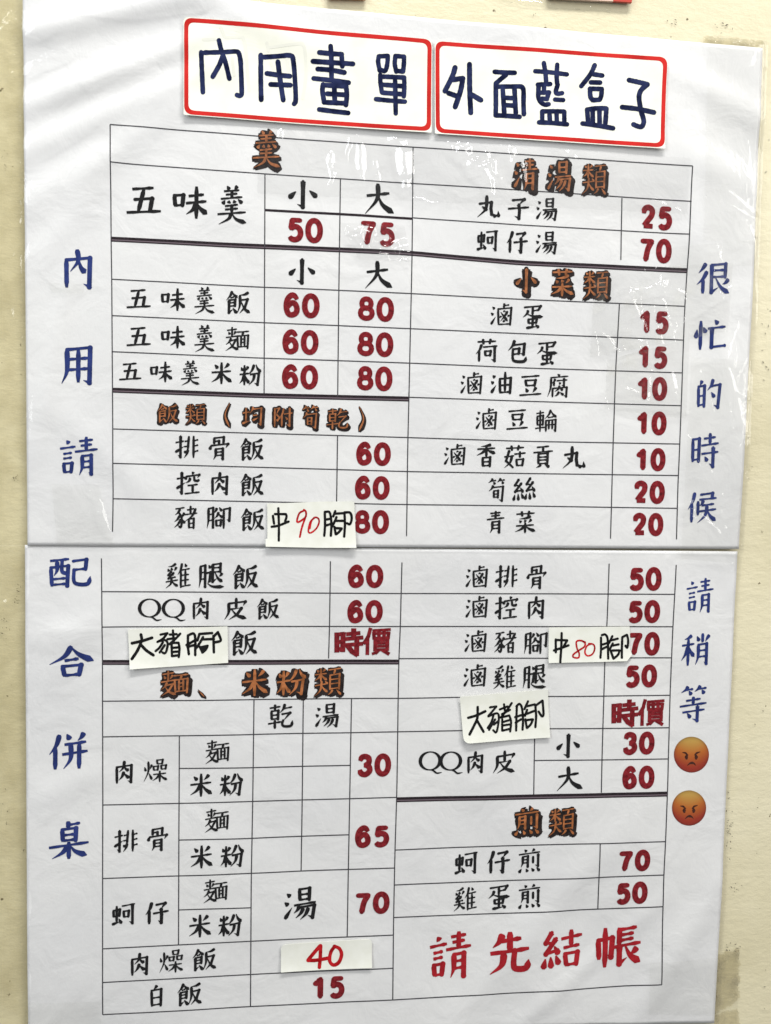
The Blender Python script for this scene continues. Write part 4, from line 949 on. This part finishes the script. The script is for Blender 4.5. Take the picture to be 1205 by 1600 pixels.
tape([(1010, 1498), (1154, 1487), (1152, 1580), (1008, 1578)], TAPE, 'clear tape over the lower right corner of the menu', .0020, .0005, [((1030, 1500), (1110, 1492), 3, .0006), ((1080, 1535), (1105, 1505), 3, .0008)], 42)
tape([(1122, 1490), (1155, 1482), (1152, 1562), (1114, 1584)], DIRTY, 'grimy brown end of tape on the wall by the lower right corner', .0012, .0012, [((1140, 1490), (1135, 1550), 6, .0010)], 43, 1.6, sc=.005, onwall=True, name='dirty_tape', jag=7)
tape([(1118, 1583), (1152, 1574), (1160, 1625), (1110, 1625)], DIRTY, 'grimy tape remnant under the lower right corner, at the photo edge', .0012, .0010, (), 44, 2, sc=.006, onwall=True, name='dirty_tape', jag=5)
tape([(1098, 57), (1196, 65), (1197, 84), (1098, 74)], DIRTY, 'grimy edge of tape above the upper right corner of the menu', .0012, .0010, [((1110, 66), (1190, 74), 3, 0)], 47, 1.6, sc=.005, onwall=True, name='dirty_tape', jag=4)
tape([(40, 1561), (158, 1558), (163, 1640), (40, 1640)], TAPE, 'clear tape over the lower left corner of the menu', .0020, .0004, [((82, 1565), (84, 1620), 3, .0006)], 45)
tape([(700, -40), (956, -40), (954, 22), (790, 6)], TAPE, 'clear tape with a frayed shiny edge below the red trimmed notice', .0060, .0006, [((800, 2), (950, 16), 4, .0016), ((880, 5), (950, 18), 3, .0014)], 46, 2, onwall=True, jag=6)

# ------------------------------------------------------------------ notices above the frame, seen by their lower edges
def board(name, parts, th, label, cat):
    r = empty(name, parts[0][1][0], label, cat)
    for nm, c4, m, hh in parts:
        P, F, u, v = quadgrid(c4, 12, 10); q = plane(P)
        V = np.stack([q[:, 0], np.full(len(q), hh), q[:, 1]], 1).tolist(); F = flipf(F)
        nx, ny = 12, 10
        ring = [i for i in range(nx + 1)] + [j * (nx + 1) + nx for j in range(1, ny + 1)] + [ny * (nx + 1) + i for i in range(nx - 1, -1, -1)] + [j * (nx + 1) for j in range(ny - 1, 0, -1)]
        b = len(V)
        for i in ring: V.append((V[i][0], V[i][1] - th, V[i][2]))
        for k in range(len(ring)): F.append((ring[k], ring[(k + 1) % len(ring)], b + (k + 1) % len(ring), b + k))
        link(nm, V, F, m, r)
    return r
PINK = mat('pinkish_notice_paper', (.72, .52, .42), .45); REDP = mat('red_notice_edge', (.50, .05, .03), .4); ORG = mat('orange_notice_paper', (.75, .28, .12), .4)
board('red_trimmed_notice', [('notice_paper', [(850, -240), (957, -234), (955, 6), (853, 1)], PINK, .0035), ('red_margin', [(957.4, -234), (990, -232), (984, 8), (955.4, 6)], REDP, .0037)], .002, 'notice with a pinkish field and red margin, only its lower end in view', 'notice')
board('orange_notice', [('notice_paper', [(508, -200), (573, -196), (571, 2), (511, .5)], ORG, .003)], .002, 'orange notice cut off by the photo, only a sliver of its lower edge showing', 'notice')

# chips and scratches in the paint
CHIP = mat('bare_plaster_chip', (.10, .085, .06), .8)
rnd = random.Random(5)
def chips(c, n, spread, size, label='dark paint chips'):
    S = Strips()
    for _ in range(n):
        x, y = c[0] + rnd.gauss(0, spread[0]), c[1] + rnd.gauss(0, spread[1]); a = rnd.uniform(-.6, 1.8); l = rnd.uniform(.8, 3.2) * size
        P = [(x, y), (x + l * math.cos(a) * .5, y + l * math.sin(a) * .5 + rnd.uniform(-.4, .4)), (x + l * math.cos(a), y + l * math.sin(a))]
        S.strip(smooth(P, 6), np.interp(np.linspace(0, 1, 7), [0, .5, 1], [.2, rnd.uniform(.6, 1.5) * size ** .5, .2])[:len(smooth(P, 6))])
    o = S.build('paint_chip', CHIP, wall, .0007, lambda q: np.zeros(len(q)))
    return o
for c, n, sp, sz in [((1137, 1290), 26, (2.5, 22), 1.2), ((1195, 535), 8, (5, 25), 1.5), ((1145, 1385), 8, (5, 4), 1.5), ((1140, 1480), 10, (7, 5), 1.6), ((1130, 42), 10, (9, 5), 1.5), ((1048, 34), 6, (6, 3), 1.5), ((832, 22), 2, (3, 3), 1.4),
                     ((8, 255), 16, (5, 12), .9), ((24, 745), 7, (3, 5), 1.4), ((26, 935), 12, (4, 10), 1.5), ((8, 985), 10, (4, 14), 1.4), ((12, 1275), 6, (5, 25), 1.3), ((1190, 1550), 4, (5, 20), 1.0), ((1180, 1240), 6, (8, 60), 1.0), ((1175, 700), 6, (8, 60), .9), ((37, 1325), 2, (1, 2), 1.6)]:
    chips(c, n, sp, sz)
